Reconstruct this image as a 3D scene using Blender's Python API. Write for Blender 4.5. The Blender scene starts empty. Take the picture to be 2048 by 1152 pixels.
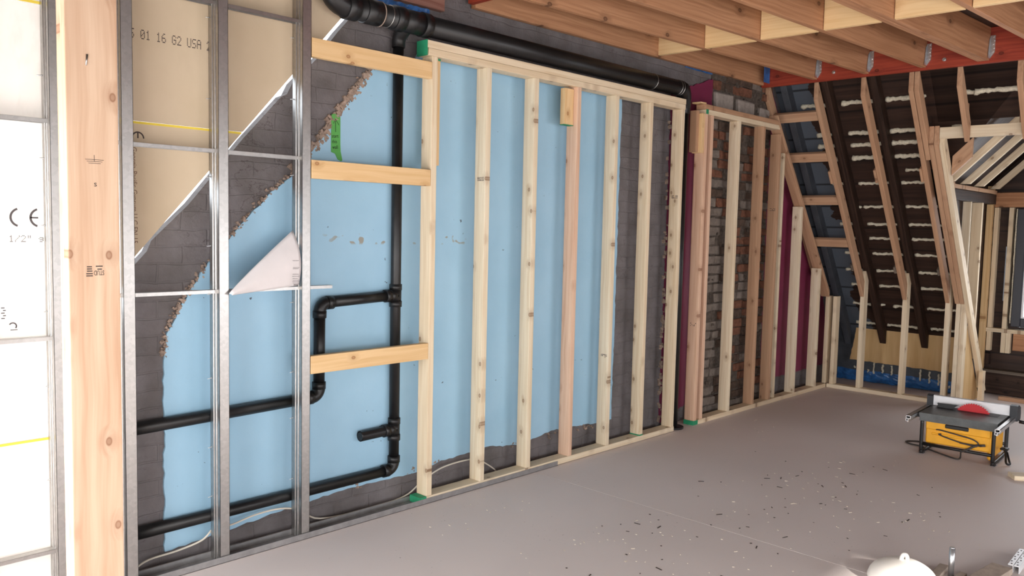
import bpy, bmesh, math, random
from mathutils import Vector, Matrix
random.seed(7)
S = bpy.context.scene
COL = S.collection

# ------------------------------------------------------------------ camera
F_PX, YAW, PITCH, ROLL, EYE = 1641.995, 0.77132584, 0.07465936, 0.02222302, 1.558693
fw = Vector((math.cos(YAW) * math.cos(PITCH), math.sin(YAW) * math.cos(PITCH), -math.sin(PITCH)))
rt = fw.cross(Vector((0, 0, 1))).normalized()
up = rt.cross(fw)
cr, sr = math.cos(ROLL), math.sin(ROLL)
r2, u2 = rt * cr + up * sr, up * cr - rt * sr
cam = bpy.data.cameras.new('camera')
cam.sensor_width = 36.0
cam.lens = 36.0 * F_PX / 2048.0
cam.clip_start = 0.05
co = bpy.data.objects.new('camera', cam)
COL.objects.link(co)
M = Matrix((r2, u2, -fw)).transposed().to_4x4()
M.translation = (0, 0, EYE)
co.matrix_world = M
S.camera = co

# ------------------------------------------------------------------ world, lights, exposure
S.view_settings.view_transform = 'Standard'
S.view_settings.look = 'None'
S.view_settings.gamma = 1.0
S.view_settings.exposure = 0.0
w = bpy.data.worlds.new('sky')
S.world = w
w.use_nodes = True
bgn = w.node_tree.nodes['Background']
bgn.inputs[0].default_value = (0.86, 0.93, 1.0, 1)
bgn.inputs[1].default_value = 2.6


def area(name, loc, rot, sx, sy, power, col=(1, 1, 1)):
    l = bpy.data.lights.new(name, 'AREA')
    l.shape = 'RECTANGLE'
    l.size, l.size_y, l.energy, l.color = sx, sy, power, col
    o = bpy.data.objects.new(name, l)
    o.location, o.rotation_euler = loc, rot
    COL.objects.link(o)
    return o


HP = math.pi / 2
# daylight entering through the rear window openings (pointing along +X)
area('daylight_rear_left', (-0.62, 2.80, 1.05), (0, -HP + 0.20, 0), 1.7, 1.0, 52, (1.0, 0.98, 0.96))
area('daylight_rear_middle', (-0.62, 1.50, 1.05), (0, -HP + 0.35, 0), 1.7, 1.4, 30, (1.0, 0.98, 0.955))
area('daylight_rear_right', (-0.62, -1.45, 1.1), (0, -HP + 0.5, 0), 1.65, 2.6, 132, (1.0, 0.98, 0.96))
# daylight through the right hand wall's window, then a floor fill (pointing along +Y)
area('daylight_right', (1.5, -3.15, 1.3), (HP - 0.35, 0, 0), 2.4, 1.5, 36, (0.98, 0.97, 0.97))
area('floor_fill_right_far', (5.2, -3.15, 1.0), (HP - 0.4, 0, 0), 2.1, 0.95, 72, (0.96, 0.97, 1.0))  # added lamp at an invented opening, only to brighten the floor
# daylight through the dormer window (pointing along -X)
area('daylight_dormer', (9.12, 1.5, 1.27), (0, HP, 0), 1.1, 0.95, 16, (0.93, 0.96, 1.0))
sun = bpy.data.lights.new('sun', 'SUN')
sun.energy, sun.angle, sun.color = 14.0, 0.02, (1.0, 0.95, 0.88)
so = bpy.data.objects.new('sun', sun)
COL.objects.link(so)
so.rotation_euler = Vector((0.25, 1.0, -0.447)).to_track_quat('-Z', 'Y').to_euler()

# ------------------------------------------------------------------ materials
def lin(r, g, b):
    f = lambda c: (c / 255 / 12.92) if c / 255 <= 0.04045 else ((c / 255 + 0.055) / 1.055) ** 2.4
    return (f(r), f(g), f(b), 1)


class NT:
    def __init__(s, name):
        s.m = bpy.data.materials.new(name)
        s.m.use_nodes = True
        s.t = s.m.node_tree
        s.b = s.t.nodes['Principled BSDF']

    def n(s, typ, **kw):
        nd = s.t.nodes.new(typ)
        for k, v in kw.items():
            if k.startswith('i_'):
                nd.inputs[int(k[2:]) if k[2:].isdigit() else k[2:].replace('_', ' ')].default_value = v
            else:
                setattr(nd, k, v)
        return nd

    def l(s, a, b):
        s.t.links.new(a, b)

    def obj(s):
        return s.n('ShaderNodeTexCoord').outputs['Object']

    def mapping(s, src, scale=(1, 1, 1), loc=None, rot=(0, 0, 0)):
        mp = s.n('ShaderNodeMapping')
        mp.inputs['Scale'].default_value = scale
        mp.inputs['Rotation'].default_value = rot
        if loc is not None:
            if hasattr(loc, 'links'):
                s.l(loc, mp.inputs['Location'])
            else:
                mp.inputs['Location'].default_value = loc
        s.l(src, mp.inputs['Vector'])
        return mp.outputs[0]

    def noise(s, src, scale, detail=4, rough=0.55):
        nd = s.n('ShaderNodeTexNoise', i_Scale=scale, i_Detail=detail, i_Roughness=rough)
        s.l(src, nd.inputs['Vector'])
        return nd.outputs['Fac']

    def ramp(s, fac, stops, interp='LINEAR'):
        r = s.n('ShaderNodeValToRGB')
        r.color_ramp.interpolation = interp
        e = r.color_ramp.elements
        while len(e) < len(stops):
            e.new(0.5)
        for el, (p, c) in zip(e, stops):
            el.position = p
            el.color = c if len(c) == 4 else (*c, 1)
        s.l(fac, r.inputs[0])
        return r.outputs[0]

    def mix(s, fac, a, b, blend='MIX'):
        m = s.n('ShaderNodeMix', data_type='RGBA', blend_type=blend)
        for val, sock in ((fac, m.inputs[0]), (a, m.inputs[6]), (b, m.inputs[7])):
            if hasattr(val, 'links'):
                s.l(val, sock)
            else:
                sock.default_value = val
        return m.outputs[2]

    def math(s, op, a, b=0.0):
        m = s.n('ShaderNodeMath', operation=op)
        for val, sock in ((a, m.inputs[0]), (b, m.inputs[1])):
            if hasattr(val, 'links'):
                s.l(val, sock)
            else:
                sock.default_value = val
        return m.outputs[0]

    def sep(s, src):
        x = s.n('ShaderNodeSeparateXYZ')
        s.l(src, x.inputs[0])
        return x.outputs

    def bump(s, h, strength=0.3, dist=0.01):
        b = s.n('ShaderNodeBump', i_Strength=strength, i_Distance=dist)
        s.l(h, b.inputs['Height'])
        s.l(b.outputs[0], s.b.inputs['Normal'])

    def set(s, col=None, rough=0.6, metal=0.0, spec=0.4):
        if col is not None:
            if hasattr(col, 'links'):
                s.l(col, s.b.inputs['Base Color'])
            else:
                s.b.inputs['Base Color'].default_value = col
        if hasattr(rough, 'links'):
            s.l(rough, s.b.inputs['Roughness'])
        else:
            s.b.inputs['Roughness'].default_value = rough
        s.b.inputs['Metallic'].default_value = metal
        s.b.inputs['Specular IOR Level'].default_value = spec
        return s.m


BLK = (0, 0, 0, 1)
WHT = (1, 1, 1, 1)


def wood(name, light, dark, knot, vary=None, knots=0.5, kscale=7.0, grain=1.0):
    """lumber: long axis is the object's local Z"""
    k = NT(name)
    info = k.n('ShaderNodeObjectInfo')
    rnd = info.outputs['Random']
    off = k.n('ShaderNodeCombineXYZ')
    k.l(k.math('MULTIPLY', rnd, 37.0), off.inputs[0])
    k.l(k.math('MULTIPLY', rnd, 91.0), off.inputs[2])
    v = k.mapping(k.obj(), loc=off.outputs[0])
    # knots
    vx, vy, vz = k.sep(v)
    kc = k.n('ShaderNodeCombineXYZ')
    k.l(k.math('MULTIPLY', vx, kscale * 1.25), kc.inputs[0])
    k.l(k.math('MULTIPLY', vz, kscale * 0.85), kc.inputs[1])
    vor = k.n('ShaderNodeTexVoronoi', i_Scale=1.0)
    vor.voronoi_dimensions = '2D'
    k.l(kc.outputs[0], vor.inputs['Vector'])
    dist = vor.outputs['Distance']
    keep = k.math('GREATER_THAN', k.sep(vor.outputs['Color'])[0], 1 - knots)
    core = k.ramp(dist, [(0.0, (0.55, 0.55, 0.55)), (0.035, (0.6, 0.6, 0.6)), (0.06, WHT), (0.082, BLK)])
    halo = k.ramp(dist, [(0.06, WHT), (0.30, BLK)])
    core = k.mix(1.0, core, keep, 'MULTIPLY')
    halo = k.mix(1.0, halo, keep, 'MULTIPLY')
    # grain, swept round the knots
    wob = k.n('ShaderNodeCombineXYZ')
    k.l(k.math('MULTIPLY', k.math('SUBTRACT', k.noise(k.mapping(v, (5, 5, 1.7)), 1.0, 2), 0.5), 0.05), wob.inputs[0])
    av = k.n('ShaderNodeVectorMath', operation='ADD')
    k.l(v, av.inputs[0])
    k.l(wob.outputs[0], av.inputs[1])
    warp = k.n('ShaderNodeVectorMath', operation='SCALE')
    k.l(halo, warp.inputs[0])
    warp.inputs['Scale'].default_value = 0.012
    add = k.n('ShaderNodeVectorMath', operation='ADD')
    k.l(av.outputs[0], add.inputs[0])
    k.l(warp.outputs[0], add.inputs[1])
    g1 = k.noise(k.mapping(add.outputs[0], (55 * grain, 55 * grain, 1.6)), 1.0, 3)
    g2 = k.noise(k.mapping(add.outputs[0], (260, 260, 5)), 1.0, 2)
    g3 = k.noise(k.mapping(v, (4, 4, 0.8)), 1.0, 3)
    c = k.ramp(g1, [(0.30, dark), (0.62, light)])
    c = k.mix(k.math('MULTIPLY', g2, 0.25), c, dark)
    tint = vary or [(0, (1, 1, 1)), (0.45, (1.0, 0.99, 0.97)), (0.75, (0.99, 0.96, 0.92)), (1, (1.0, 0.95, 0.90))]
    c = k.mix(1.0, c, k.ramp(rnd, tint), 'MULTIPLY')
    c = k.mix(k.ramp(g3, [(0.45, BLK), (0.75, (0.35, 0.35, 0.35))]), c, dark)
    c = k.mix(k.math('MULTIPLY', halo, 0.28), c, knot)
    c = k.mix(k.math('MULTIPLY', core, 0.85), c, knot)
    k.bump(g1, 0.06, 0.004)
    return k.set(c, 0.62, 0, 0.25)


spruce = wood('spruce', lin(232, 218, 194), lin(214, 193, 162), lin(122, 86, 58))
pine_pink = wood('pink_fir', lin(228, 197, 172), lin(208, 168, 142), lin(135, 90, 66), vary=[(0, (1, 1, 1)), (1, (1, .96, .92))], knots=0.35)
rafter_wood = wood('rafter_fir', lin(194, 158, 128), lin(172, 134, 106), lin(110, 74, 52), vary=[(0, (1, 1, 1)), (1, (.95, .9, .86))], knots=0.35)
noggin_wood = wood('golden_spruce', lin(232, 200, 154), lin(216, 178, 128), lin(150, 98, 56), knots=0.55, vary=[(0, (1, 1, 1)), (1, (1, .97, .93))])
joist_wood = wood('joist_fir', lin(192, 144, 108), lin(162, 114, 82), lin(76, 48, 34), knots=0.30, kscale=4.5, vary=[(0, (1, 1, 1)), (1, (.92, .88, .84))])
block_wood = wood('blocking_pine', lin(240, 208, 160), lin(228, 190, 138), lin(180, 126, 80), knots=0.3, kscale=4, vary=[(0, (1, 1, 1)), (1, (1, .97, .93))])
post_wood = wood('post_fir', lin(216, 188, 162), lin(192, 156, 128), lin(140, 98, 72), knots=0.55, kscale=6.8, vary=[(0, (1, 1, 1)), (1, (1, 1, 1))], grain=0.7)
red_wood = wood('red_stained_beam', lin(168, 70, 48), lin(126, 46, 34), lin(70, 24, 16), knots=0.4, kscale=5, vary=[(0, (1, 1, 1)), (1, (.95, .9, .9))])
old_wood = wood('old_dark_timber', lin(74, 54, 44), lin(40, 28, 23), lin(20, 14, 12), knots=0.2, vary=[(0, (1, 1, 1)), (1, (.85, .85, .85))])
grey_old = wood('grey_weathered_timber', lin(130, 118, 106), lin(84, 74, 66), lin(40, 34, 30), knots=0.2, vary=[(0, (1, 1, 1)), (1, (.85, .85, .85))])
plywood = wood('plywood', lin(222, 190, 142), lin(200, 164, 114), lin(140, 100, 60), knots=0.15, kscale=3, grain=0.25)


def plain(name, col, rough=0.5, metal=0.0, spec=0.4, nscale=0, namt=0.15, bump=0):
    k = NT(name)
    c = col
    if nscale:
        f = k.noise(k.obj(), nscale, 5)
        d = tuple(x * (1 - namt * 2.2) for x in col[:3]) + (1,)
        l = tuple(min(1, x * (1 + namt)) for x in col[:3]) + (1,)
        c = k.ramp(f, [(0.3, d), (0.7, l)])
        if bump:
            k.bump(f, bump, 0.01)
    return k.set(c, rough, metal, spec)


def galv(name, base=(0.50, 0.485, 0.47, 1), rough=0.36):
    k = NT(name)
    v = k.obj()
    vor = k.n('ShaderNodeTexVoronoi', i_Scale=70.0)
    k.l(v, vor.inputs['Vector'])
    sp = k.sep(vor.outputs['Color'])[0]
    n = k.noise(k.mapping(v, (9, 9, 2.2)), 1.0, 4)
    c = k.mix(sp, tuple(x * 0.86 for x in base[:3]) + (1,), base)
    c = k.mix(k.ramp(n, [(0.42, BLK), (0.8, (0.4, 0.4, 0.4))]), c, (0.38, 0.355, 0.33, 1))
    r = rough
    return k.set(c, r, 1.0, 0.5)


steel = galv('galvanised_steel')
hanger_steel = galv('bright_zinc', (0.82, 0.83, 0.85, 1), 0.3)
black_abs = plain('black_abs', lin(24, 23, 24), 0.42, 0, 0.5, 14, 0.25)
black_metal = plain('black_paint', lin(22, 22, 24), 0.4, 0, 0.5)
ink = plain('stamp_ink', lin(70, 60, 58), 0.8)
ink_grey = plain('grey_print_ink', lin(92, 86, 86), 0.8)
ink_board = plain('faded_print_ink', lin(84, 78, 78), 0.9)
ink_red = plain('brown_print_ink', lin(112, 84, 70), 0.8)
ink_black = plain('marker_ink', lin(18, 22, 18), 0.7)
green_paint = plain('green_end_paint', lin(40, 142, 100), 0.6, nscale=30, namt=0.08)
green_tape_m = plain('green_masking_tape', lin(92, 170, 84), 0.6, nscale=25, namt=0.05)
paper_m = plain('white_paper', lin(226, 220, 220), 0.7, nscale=8, namt=0.03)
cable_m = plain('white_cable_sheath', lin(214, 206, 192), 0.45)
foam_m = plain('cream_foam', lin(226, 218, 196), 0.85, nscale=60, namt=0.12, bump=0.5)
white_al = plain('white_aluminium', lin(236, 236, 238), 0.35, 0.1, nscale=6, namt=0.03)
bright_al = plain('bright_aluminium', (0.82, 0.82, 0.83, 1), 0.3, 0.9)
yellow_p = plain('yellow_plastic', lin(248, 178, 44), 0.45, nscale=9, namt=0.06)
grey_top = plain('grey_saw_table', lin(96, 98, 98), 0.42, 0.3, nscale=20, namt=0.1)
blade_red = plain('red_blade_coating', lin(196, 38, 46), 0.35, 0.1)
dark_grey = plain('dark_grey_plastic', lin(52, 54, 58), 0.5)
cord_m = plain('grey_cord_rubber', lin(66, 60, 56), 0.6)
white_pl = plain('white_plastic', lin(244, 238, 230), 0.35)
rod_m = plain('zinc_rod', (0.62, 0.64, 0.67, 1), 0.3, 0.9)
offcut_m = plain('grey_offcut', lin(176, 160, 146), 0.8, nscale=30, namt=0.1)
chip_m = plain('dark_chips', lin(64, 54, 48), 0.85)
dust_m = plain('pale_shavings', lin(226, 214, 196), 0.85)
window_dark = plain('charcoal_window_frame', lin(56, 58, 66), 0.4)
shell_m = plain('rough_board_wall', lin(168, 142, 118), 0.85, nscale=3, namt=0.12)
tape_yellow = plain('yellow_joint_strip', lin(226, 200, 74), 0.7)


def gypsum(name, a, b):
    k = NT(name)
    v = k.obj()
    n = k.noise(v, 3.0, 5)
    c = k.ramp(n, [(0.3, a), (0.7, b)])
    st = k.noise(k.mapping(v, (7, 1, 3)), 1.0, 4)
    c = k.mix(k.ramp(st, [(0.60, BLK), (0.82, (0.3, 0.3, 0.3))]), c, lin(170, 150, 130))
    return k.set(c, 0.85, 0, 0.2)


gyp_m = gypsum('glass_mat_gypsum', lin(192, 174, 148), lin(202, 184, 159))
gyp_lit = gypsum('lit_tone_glass_mat_gypsum', lin(240, 234, 226), lin(246, 242, 236))  # board colour lightened to stand in for strong daylight left of the post


def painted_blocks():
    k = NT('grey_painted_masonry')
    v = k.obj()
    x, y, z = k.sep(v)
    cv = k.n('ShaderNodeCombineXYZ')
    wob = k.math('MULTIPLY', k.math('SUBTRACT', k.noise(v, 5, 3), 0.5), 0.04)
    k.l(k.math('ADD', x, wob), cv.inputs[0])
    k.l(k.math('ADD', z, wob), cv.inputs[1])
    br = k.n('ShaderNodeTexBrick', i_Scale=1.0)
    br.inputs['Brick Width'].default_value = 0.23
    br.inputs['Row Height'].default_value = 0.08
    br.inputs['Mortar Size'].default_value = 0.006
    br.inputs['Mortar Smooth'].default_value = 0.6
    k.l(cv.outputs[0], br.inputs['Vector'])
    n = k.noise(v, 6, 6)
    nn = k.noise(v, 38, 5)
    c = k.ramp(n, [(0.3, lin(96, 91, 90)), (0.7, lin(120, 115, 117))])
    cr_ = k.noise(k.mapping(v, (3.2, 1, 5.5), rot=(0, 0.7, 0)), 1.0, 5, 0.62)
    crack = k.ramp(cr_, [(0.492, BLK), (0.5, WHT), (0.508, BLK)])
    gate = k.ramp(k.noise(v, 1.8, 2), [(0.52, BLK), (0.66, (0.6, 0.6, 0.6))])
    c = k.mix(k.mix(1.0, crack, gate, 'MULTIPLY'), c, lin(58, 48, 46))
    h = k.math('ADD', k.math('MULTIPLY', br.outputs['Fac'], -0.7), k.math('MULTIPLY', nn, 0.9))
    k.bump(h, 0.55, 0.012)
    return k.set(c, 0.72, 0, 0.3)


masonry = painted_blocks()


def blue():
    k = NT('pale_blue_paint')
    v = k.obj()
    n = k.noise(v, 2.2, 5)
    c = k.ramp(n, [(0.3, lin(152, 192, 217)), (0.7, lin(164, 202, 226))])
    a = k.noise(k.mapping(v, (34, 1, 40)), 1.0, 2, 0.5)
    gate = k.ramp(k.noise(v, 3.1, 2), [(0.52, BLK), (0.62, WHT)])
    sp = k.ramp(a, [(0.735, BLK), (0.755, WHT)])
    c = k.mix(k.mix(1.0, sp, gate, 'MULTIPLY'), c, lin(84, 92, 104))
    # band of patched screw holes and a few scuffs
    x, y, z = k.sep(v)
    b1 = k.ramp(k.math('ABSOLUTE', k.math('SUBTRACT', z, 1.475)), [(0.02, WHT), (0.03, BLK)])
    b2 = k.ramp(k.noise(k.mapping(v, (16, 1, 20)), 1.0, 1), [(0.62, BLK), (0.65, WHT)])
    xg = k.ramp(k.math('ABSOLUTE', k.math('SUBTRACT', x, 2.85)), [(0.42, (0.8, 0.8, 0.8)), (0.55, BLK)])
    c = k.mix(k.mix(1.0, k.mix(1.0, b1, xg, 'MULTIPLY'), b2, 'MULTIPLY'), c, lin(150, 136, 112))
    k.bump(k.noise(v, 30, 4), 0.10, 0.006)
    return k.set(c, 0.55, 0, 0.35)


blue_m = blue()
plaster_edge = plain('broken_plaster', lin(166, 146, 132), 0.9, nscale=45, namt=0.22, bump=0.5)
purple_m = plain('plum_paint', lin(122, 44, 74), 0.5, nscale=5, namt=0.06)
brick_red = plain('old_red_brick', lin(118, 78, 60), 0.9, nscale=28, namt=0.2, bump=0.6)
brick_dark = plain('sooty_brick', lin(84, 68, 58), 0.9, nscale=26, namt=0.22, bump=0.6)
block_grey = plain('grey_render_block', lin(120, 110, 102), 0.9, nscale=24, namt=0.14, bump=0.5)
block_pale = plain('pale_block', lin(158, 148, 140), 0.9, nscale=30, namt=0.1, bump=0.4)
mortar_m = plain('old_mortar', lin(92, 82, 74), 0.95, nscale=40, namt=0.25, bump=0.8)


def floor_mat():
    k = NT('painted_floor_panels')
    v = k.obj()
    n = k.noise(v, 1.1, 6)
    c = k.ramp(n, [(0.3, lin(216, 204, 200)), (0.7, lin(223, 211, 207))])
    s = k.noise(k.mapping(v, (3, 26, 1), rot=(0, 0, 0.6)), 1.0, 4)
    c = k.mix(k.ramp(s, [(0.60, BLK), (0.78, (0.4, 0.4, 0.4))]), c, lin(222, 208, 200))
    f = k.noise(v, 70, 2, 0.6)
    g = k.ramp(k.noise(v, 2.4, 3), [(0.50, BLK), (0.62, WHT)])
    c = k.mix(k.mix(1.0, k.ramp(f, [(0.70, BLK), (0.73, WHT)]), g, 'MULTIPLY'), c, lin(112, 98, 90))
    k.bump(k.noise(v, 120, 3), 0.05, 0.003)
    r = k.ramp(n, [(0.3, (0.50, 0.50, 0.50)), (0.7, (0.62, 0.62, 0.62))])
    return k.set(c, r, 0, 0.35)


floor_m = floor_mat()


def roof_boards():
    k = NT('dark_roof_boards')
    v = k.obj()
    x, y, z = k.sep(v)
    g = k.noise(k.mapping(v, (30, 1.2, 24)), 1.0, 4)
    c = k.ramp(g, [(0.3, lin(40, 27, 22)), (0.7, lin(66, 46, 37))])
    edge = k.math('ADD', y, k.math('MULTIPLY', k.math('SUBTRACT', k.noise(v, 4.0, 5), 0.5), 0.55))
    c = k.mix(k.ramp(edge, [(3.27, BLK), (3.30, WHT)]) if False else k.math('GREATER_THAN', edge, 3.29), c, lin(84, 90, 99))
    ln = k.n('ShaderNodeTexWave', wave_type='BANDS', bands_direction='Z', i_Scale=1.55)
    k.l(v, ln.inputs['Vector'])
    c = k.mix(k.ramp(ln.outputs['Fac'], [(0.0, (0.8, 0.8, 0.8)), (0.03, BLK)]), c, lin(16, 11, 10))
    k.bump(g, 0.2, 0.01)
    return k.set(c, 0.55, 0, 0.35)


roof_m = roof_boards()
membrane = plain('blue_membrane', lin(52, 108, 172), 0.3, 0, 0.5, nscale=16, namt=0.25, bump=0.8)
grey_mem = plain('grey_membrane', lin(76, 80, 87), 0.5, nscale=7, namt=0.15)


def glass_mat():
    k = NT('window_glass')
    out = k.t.nodes['Material Output']
    tr = k.n('ShaderNodeBsdfTransparent')
    gl = k.n('ShaderNodeBsdfGlossy', i_Roughness=0.02)
    fr = k.n('ShaderNodeFresnel', i_IOR=1.45)
    ms = k.n('ShaderNodeMixShader')
    k.l(fr.outputs[0], ms.inputs[0])
    k.l(tr.outputs[0], ms.inputs[1])
    k.l(gl.outputs[0], ms.inputs[2])
    k.l(ms.outputs[0], out.inputs['Surface'])
    return k.m


glass_m = glass_mat()

# ------------------------------------------------------------------ object helpers
WM = {}


def link(name, me, parent=None, mw=None):
    o = bpy.data.objects.new(name, me)
    COL.objects.link(o)
    mw = mw or Matrix.Identity(4)
    if parent is not None:
        o.parent = parent
        o.matrix_basis = WM[parent.name].inverted() @ mw
    else:
        o.matrix_basis = mw
    WM[o.name] = mw.copy()
    return o


def tag(o, label=None, cat=None, group=None, kind=None):
    if label:
        o['label'] = label
    if cat:
        o['category'] = cat
    if group:
        o['group'] = group
    if kind:
        o['kind'] = kind
    return o


def empty(name, loc, label, cat, group=None):
    o = link(name, None, None, Matrix.Translation(loc))
    o.empty_display_size = 0.1
    return tag(o, label, cat, group)


class MB:
    def __init__(s):
        s.bm = bmesh.new()
        s.slot = 0

    def _fin(s, faces):
        for f in faces:
            f.material_index = s.slot

    def box(s, x0, x1, y0, y1, z0, z1, bev=0.0, rot=None, jit=0.0):
        cx, cy, cz = (x0 + x1) / 2, (y0 + y1) / 2, (z0 + z1) / 2
        m = Matrix.Translation((cx, cy, cz))
        if rot is not None:
            m = m @ rot
        m = m @ Matrix.Diagonal((x1 - x0, y1 - y0, z1 - z0, 1))
        r = bmesh.ops.create_cube(s.bm, size=1.0, matrix=m)
        vs = r['verts']
        if jit:
            for v in vs:
                v.co += Vector((random.uniform(-jit, jit), random.uniform(-jit, jit), random.uniform(-jit, jit)))
        fs = {f for v in vs for f in v.link_faces}
        s._fin(fs)
        if bev:
            es = {e for v in vs for e in v.link_edges}
            rr = bmesh.ops.bevel(s.bm, geom=list(es), offset=bev, segments=1, affect='EDGES', profile=0.7)
            s._fin(rr['faces'])
        return s

    def prism(s, pts, axis, a, b):
        """polygon pts (2D) extruded along axis from a to b; 2D order: axis y -> (x,z), x -> (y,z), z -> (x,y)"""
        mk = {'y': lambda p, t: (p[0], t, p[1]), 'x': lambda p, t: (t, p[0], p[1]), 'z': lambda p, t: (p[0], p[1], t)}[axis]
        A = [s.bm.verts.new(mk(p, a)) for p in pts]
        B = [s.bm.verts.new(mk(p, b)) for p in pts]
        n = len(pts)
        fs = [s.bm.faces.new(A), s.bm.faces.new(B[::-1])]
        for i in range(n):
            fs.append(s.bm.faces.new((A[i], B[i], B[(i + 1) % n], A[(i + 1) % n])))
        s._fin(fs)
        bmesh.ops.recalc_face_normals(s.bm, faces=fs)
        return s

    def quadstrip(s, rows):
        V = [[s.bm.verts.new(p) for p in r] for r in rows]
        fs = []
        for i in range(len(V) - 1):
            for j in range(len(V[0]) - 1):
                fs.append(s.bm.faces.new((V[i][j], V[i][j + 1], V[i + 1][j + 1], V[i + 1][j])))
        s._fin(fs)
        return V

    def tube(s, pts, r, seg=14, caps=True, inner=None):
        pts = [Vector(p) for p in pts]
        n = len(pts)
        rings = []
        prev = None
        for i, p in enumerate(pts):
            t = (pts[min(i + 1, n - 1)] - pts[max(i - 1, 0)]).normalized()
            if prev is None:
                a = t.orthogonal().normalized()
            else:
                a = (prev - t * prev.dot(t)).normalized()
            prev = a
            b = t.cross(a)
            rr = r[i] if isinstance(r, (list, tuple)) else r
            rings.append([s.bm.verts.new(p + (a * math.cos(q) + b * math.sin(q)) * rr) for q in [2 * math.pi * j / seg for j in range(seg)]])
        fs = []
        for i in range(n - 1):
            for j in range(seg):
                fs.append(s.bm.faces.new((rings[i][j], rings[i][(j + 1) % seg], rings[i + 1][(j + 1) % seg], rings[i + 1][j])))
        for f in fs:
            f.smooth = True
        if caps:
            fs.append(s.bm.faces.new(rings[0][::-1]))
            fs.append(s.bm.faces.new(rings[-1]))
        s._fin(fs)
        return rings

    def lathe(s, prof, center, seg=32):
        rings = []
        for r, z in prof:
            rings.append([s.bm.verts.new((center[0] + r * math.cos(2 * math.pi * j / seg), center[1] + r * math.sin(2 * math.pi * j / seg), center[2] + z)) for j in range(seg)])
        for i in range(len(rings) - 1):
            for j in range(seg):
                f = s.bm.faces.new((rings[i][j], rings[i][(j + 1) % seg], rings[i + 1][(j + 1) % seg], rings[i + 1][j]))
                f.smooth = True
                f.material_index = s.slot

    def build(s, name, mat, parent=None, origin=None, xf=None):
        if xf is not None:
            s.bm.transform(xf)
        vs = s.bm.verts
        if origin is None:
            lo = Vector((min(v.co[i] for v in vs) for i in range(3)))
            hi = Vector((max(v.co[i] for v in vs) for i in range(3)))
            origin = (lo + hi) / 2
            origin.z = lo.z
        origin = Vector(origin)
        for v in vs:
            v.co -= origin
        me = bpy.data.meshes.new(name)
        s.bm.normal_update()
        s.bm.to_mesh(me)
        s.bm.free()
        for m in (mat if isinstance(mat, (list, tuple)) else [mat]):
            me.materials.append(m)
        return link(name, me, parent, Matrix.Translation(origin))


def lumber(name, A, B, nrm, wn, t, mat, parent=None, cutA=None, cutB=None, bev=0.003):
    """board from A to B (centre line); width wn along nrm, thickness t across; local Z is the long axis.
    cutA / cutB: world normals of the end cut planes"""
    A, B, nrm = Vector(A), Vector(B), Vector(nrm)
    zd = (B - A)
    L = zd.length
    zd.normalize()
    xd = (nrm - zd * nrm.dot(zd)).normalized()
    yd = zd.cross(xd)
    R = Matrix((xd, yd, zd)).transposed()
    bm = bmesh.new()
    bmesh.ops.create_cube(bm, size=1.0, matrix=Matrix.Translation((0, 0, L / 2)) @ Matrix.Diagonal((wn, t, L, 1)))
    for v in bm.verts:
        end = v.co.z > L / 2
        c = cutB if end else cutA
        if c is not None:
            c = R.transposed() @ Vector(c)
            v.co.z -= (c.x * v.co.x + c.y * v.co.y) / c.z
    if bev:
        es = [e for e in bm.edges]
        bmesh.ops.bevel(bm, geom=es, offset=bev, segments=2, affect='EDGES', profile=0.6)
    me = bpy.data.meshes.new(name)
    bm.normal_update()
    bm.to_mesh(me)
    bm.free()
    me.materials.append(mat)
    mw = R.to_4x4()
    mw.translation = A
    return link(name, me, parent, mw)


def stick(name, x0, x1, y0, y1, z0, z1, mat, parent=None, bev=0.003):
    """axis aligned lumber given by its bounds"""
    d = [x1 - x0, y1 - y0, z1 - z0]
    a = d.index(max(d))
    c = Vector(((x0 + x1) / 2, (y0 + y1) / 2, (z0 + z1) / 2))
    A, B = c.copy(), c.copy()
    A[a], B[a] = (x0, y0, z0)[a], (x1, y1, z1)[a]
    o = [i for i in range(3) if i != a]
    wi = o[0] if d[o[0]] >= d[o[1]] else o[1]
    ti = o[1] if wi == o[0] else o[0]
    n = Vector((0, 0, 0))
    n[wi] = 1
    return lumber(name, A, B, n, d[wi], d[ti], mat, parent, bev=bev)


def text_mesh(name, s, size, mat, parent, loc, rot, ext=0.0002, align='LEFT', sx=1.0):
    cu = bpy.data.curves.new(name, 'FONT')
    cu.body = s
    cu.size = size
    cu.extrude = ext
    cu.align_x = align
    cu.resolution_u = 3
    tmp = bpy.data.objects.new(name + '_tmp', cu)
    COL.objects.link(tmp)
    dg = bpy.context.evaluated_depsgraph_get()
    me = bpy.data.meshes.new_from_object(tmp.evaluated_get(dg))
    bpy.data.objects.remove(tmp)
    bpy.data.curves.remove(cu)
    me.materials.clear()
    me.materials.append(mat)
    return link(name, me, parent, Matrix.Translation(loc) @ rot @ Matrix.Diagonal((sx, 1, 1, 1)))


RX = Matrix.Rotation(HP, 4, 'X')                       # text standing on a face that looks along -Y
RFX = Matrix.Rotation(-HP, 4, 'Z') @ RX                # text on a face that looks along -X


def cyc(pts, amp, step=0.03):
    """ragged version of a polygon"""
    out = []
    for i, p in enumerate(pts):
        q = pts[(i + 1) % len(pts)]
        L = math.hypot(q[0] - p[0], q[1] - p[1])
        n = max(1, int(L / step))
        for j in range(n):
            t = j / n
            nx, nz = -(q[1] - p[1]) / L, (q[0] - p[0]) / L
            a = random.uniform(-amp, amp) if j else random.uniform(-amp, amp) * 0.4
            out.append((p[0] + (q[0] - p[0]) * t + nx * a, p[1] + (q[1] - p[1]) * t + nz * a))
    return out


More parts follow.
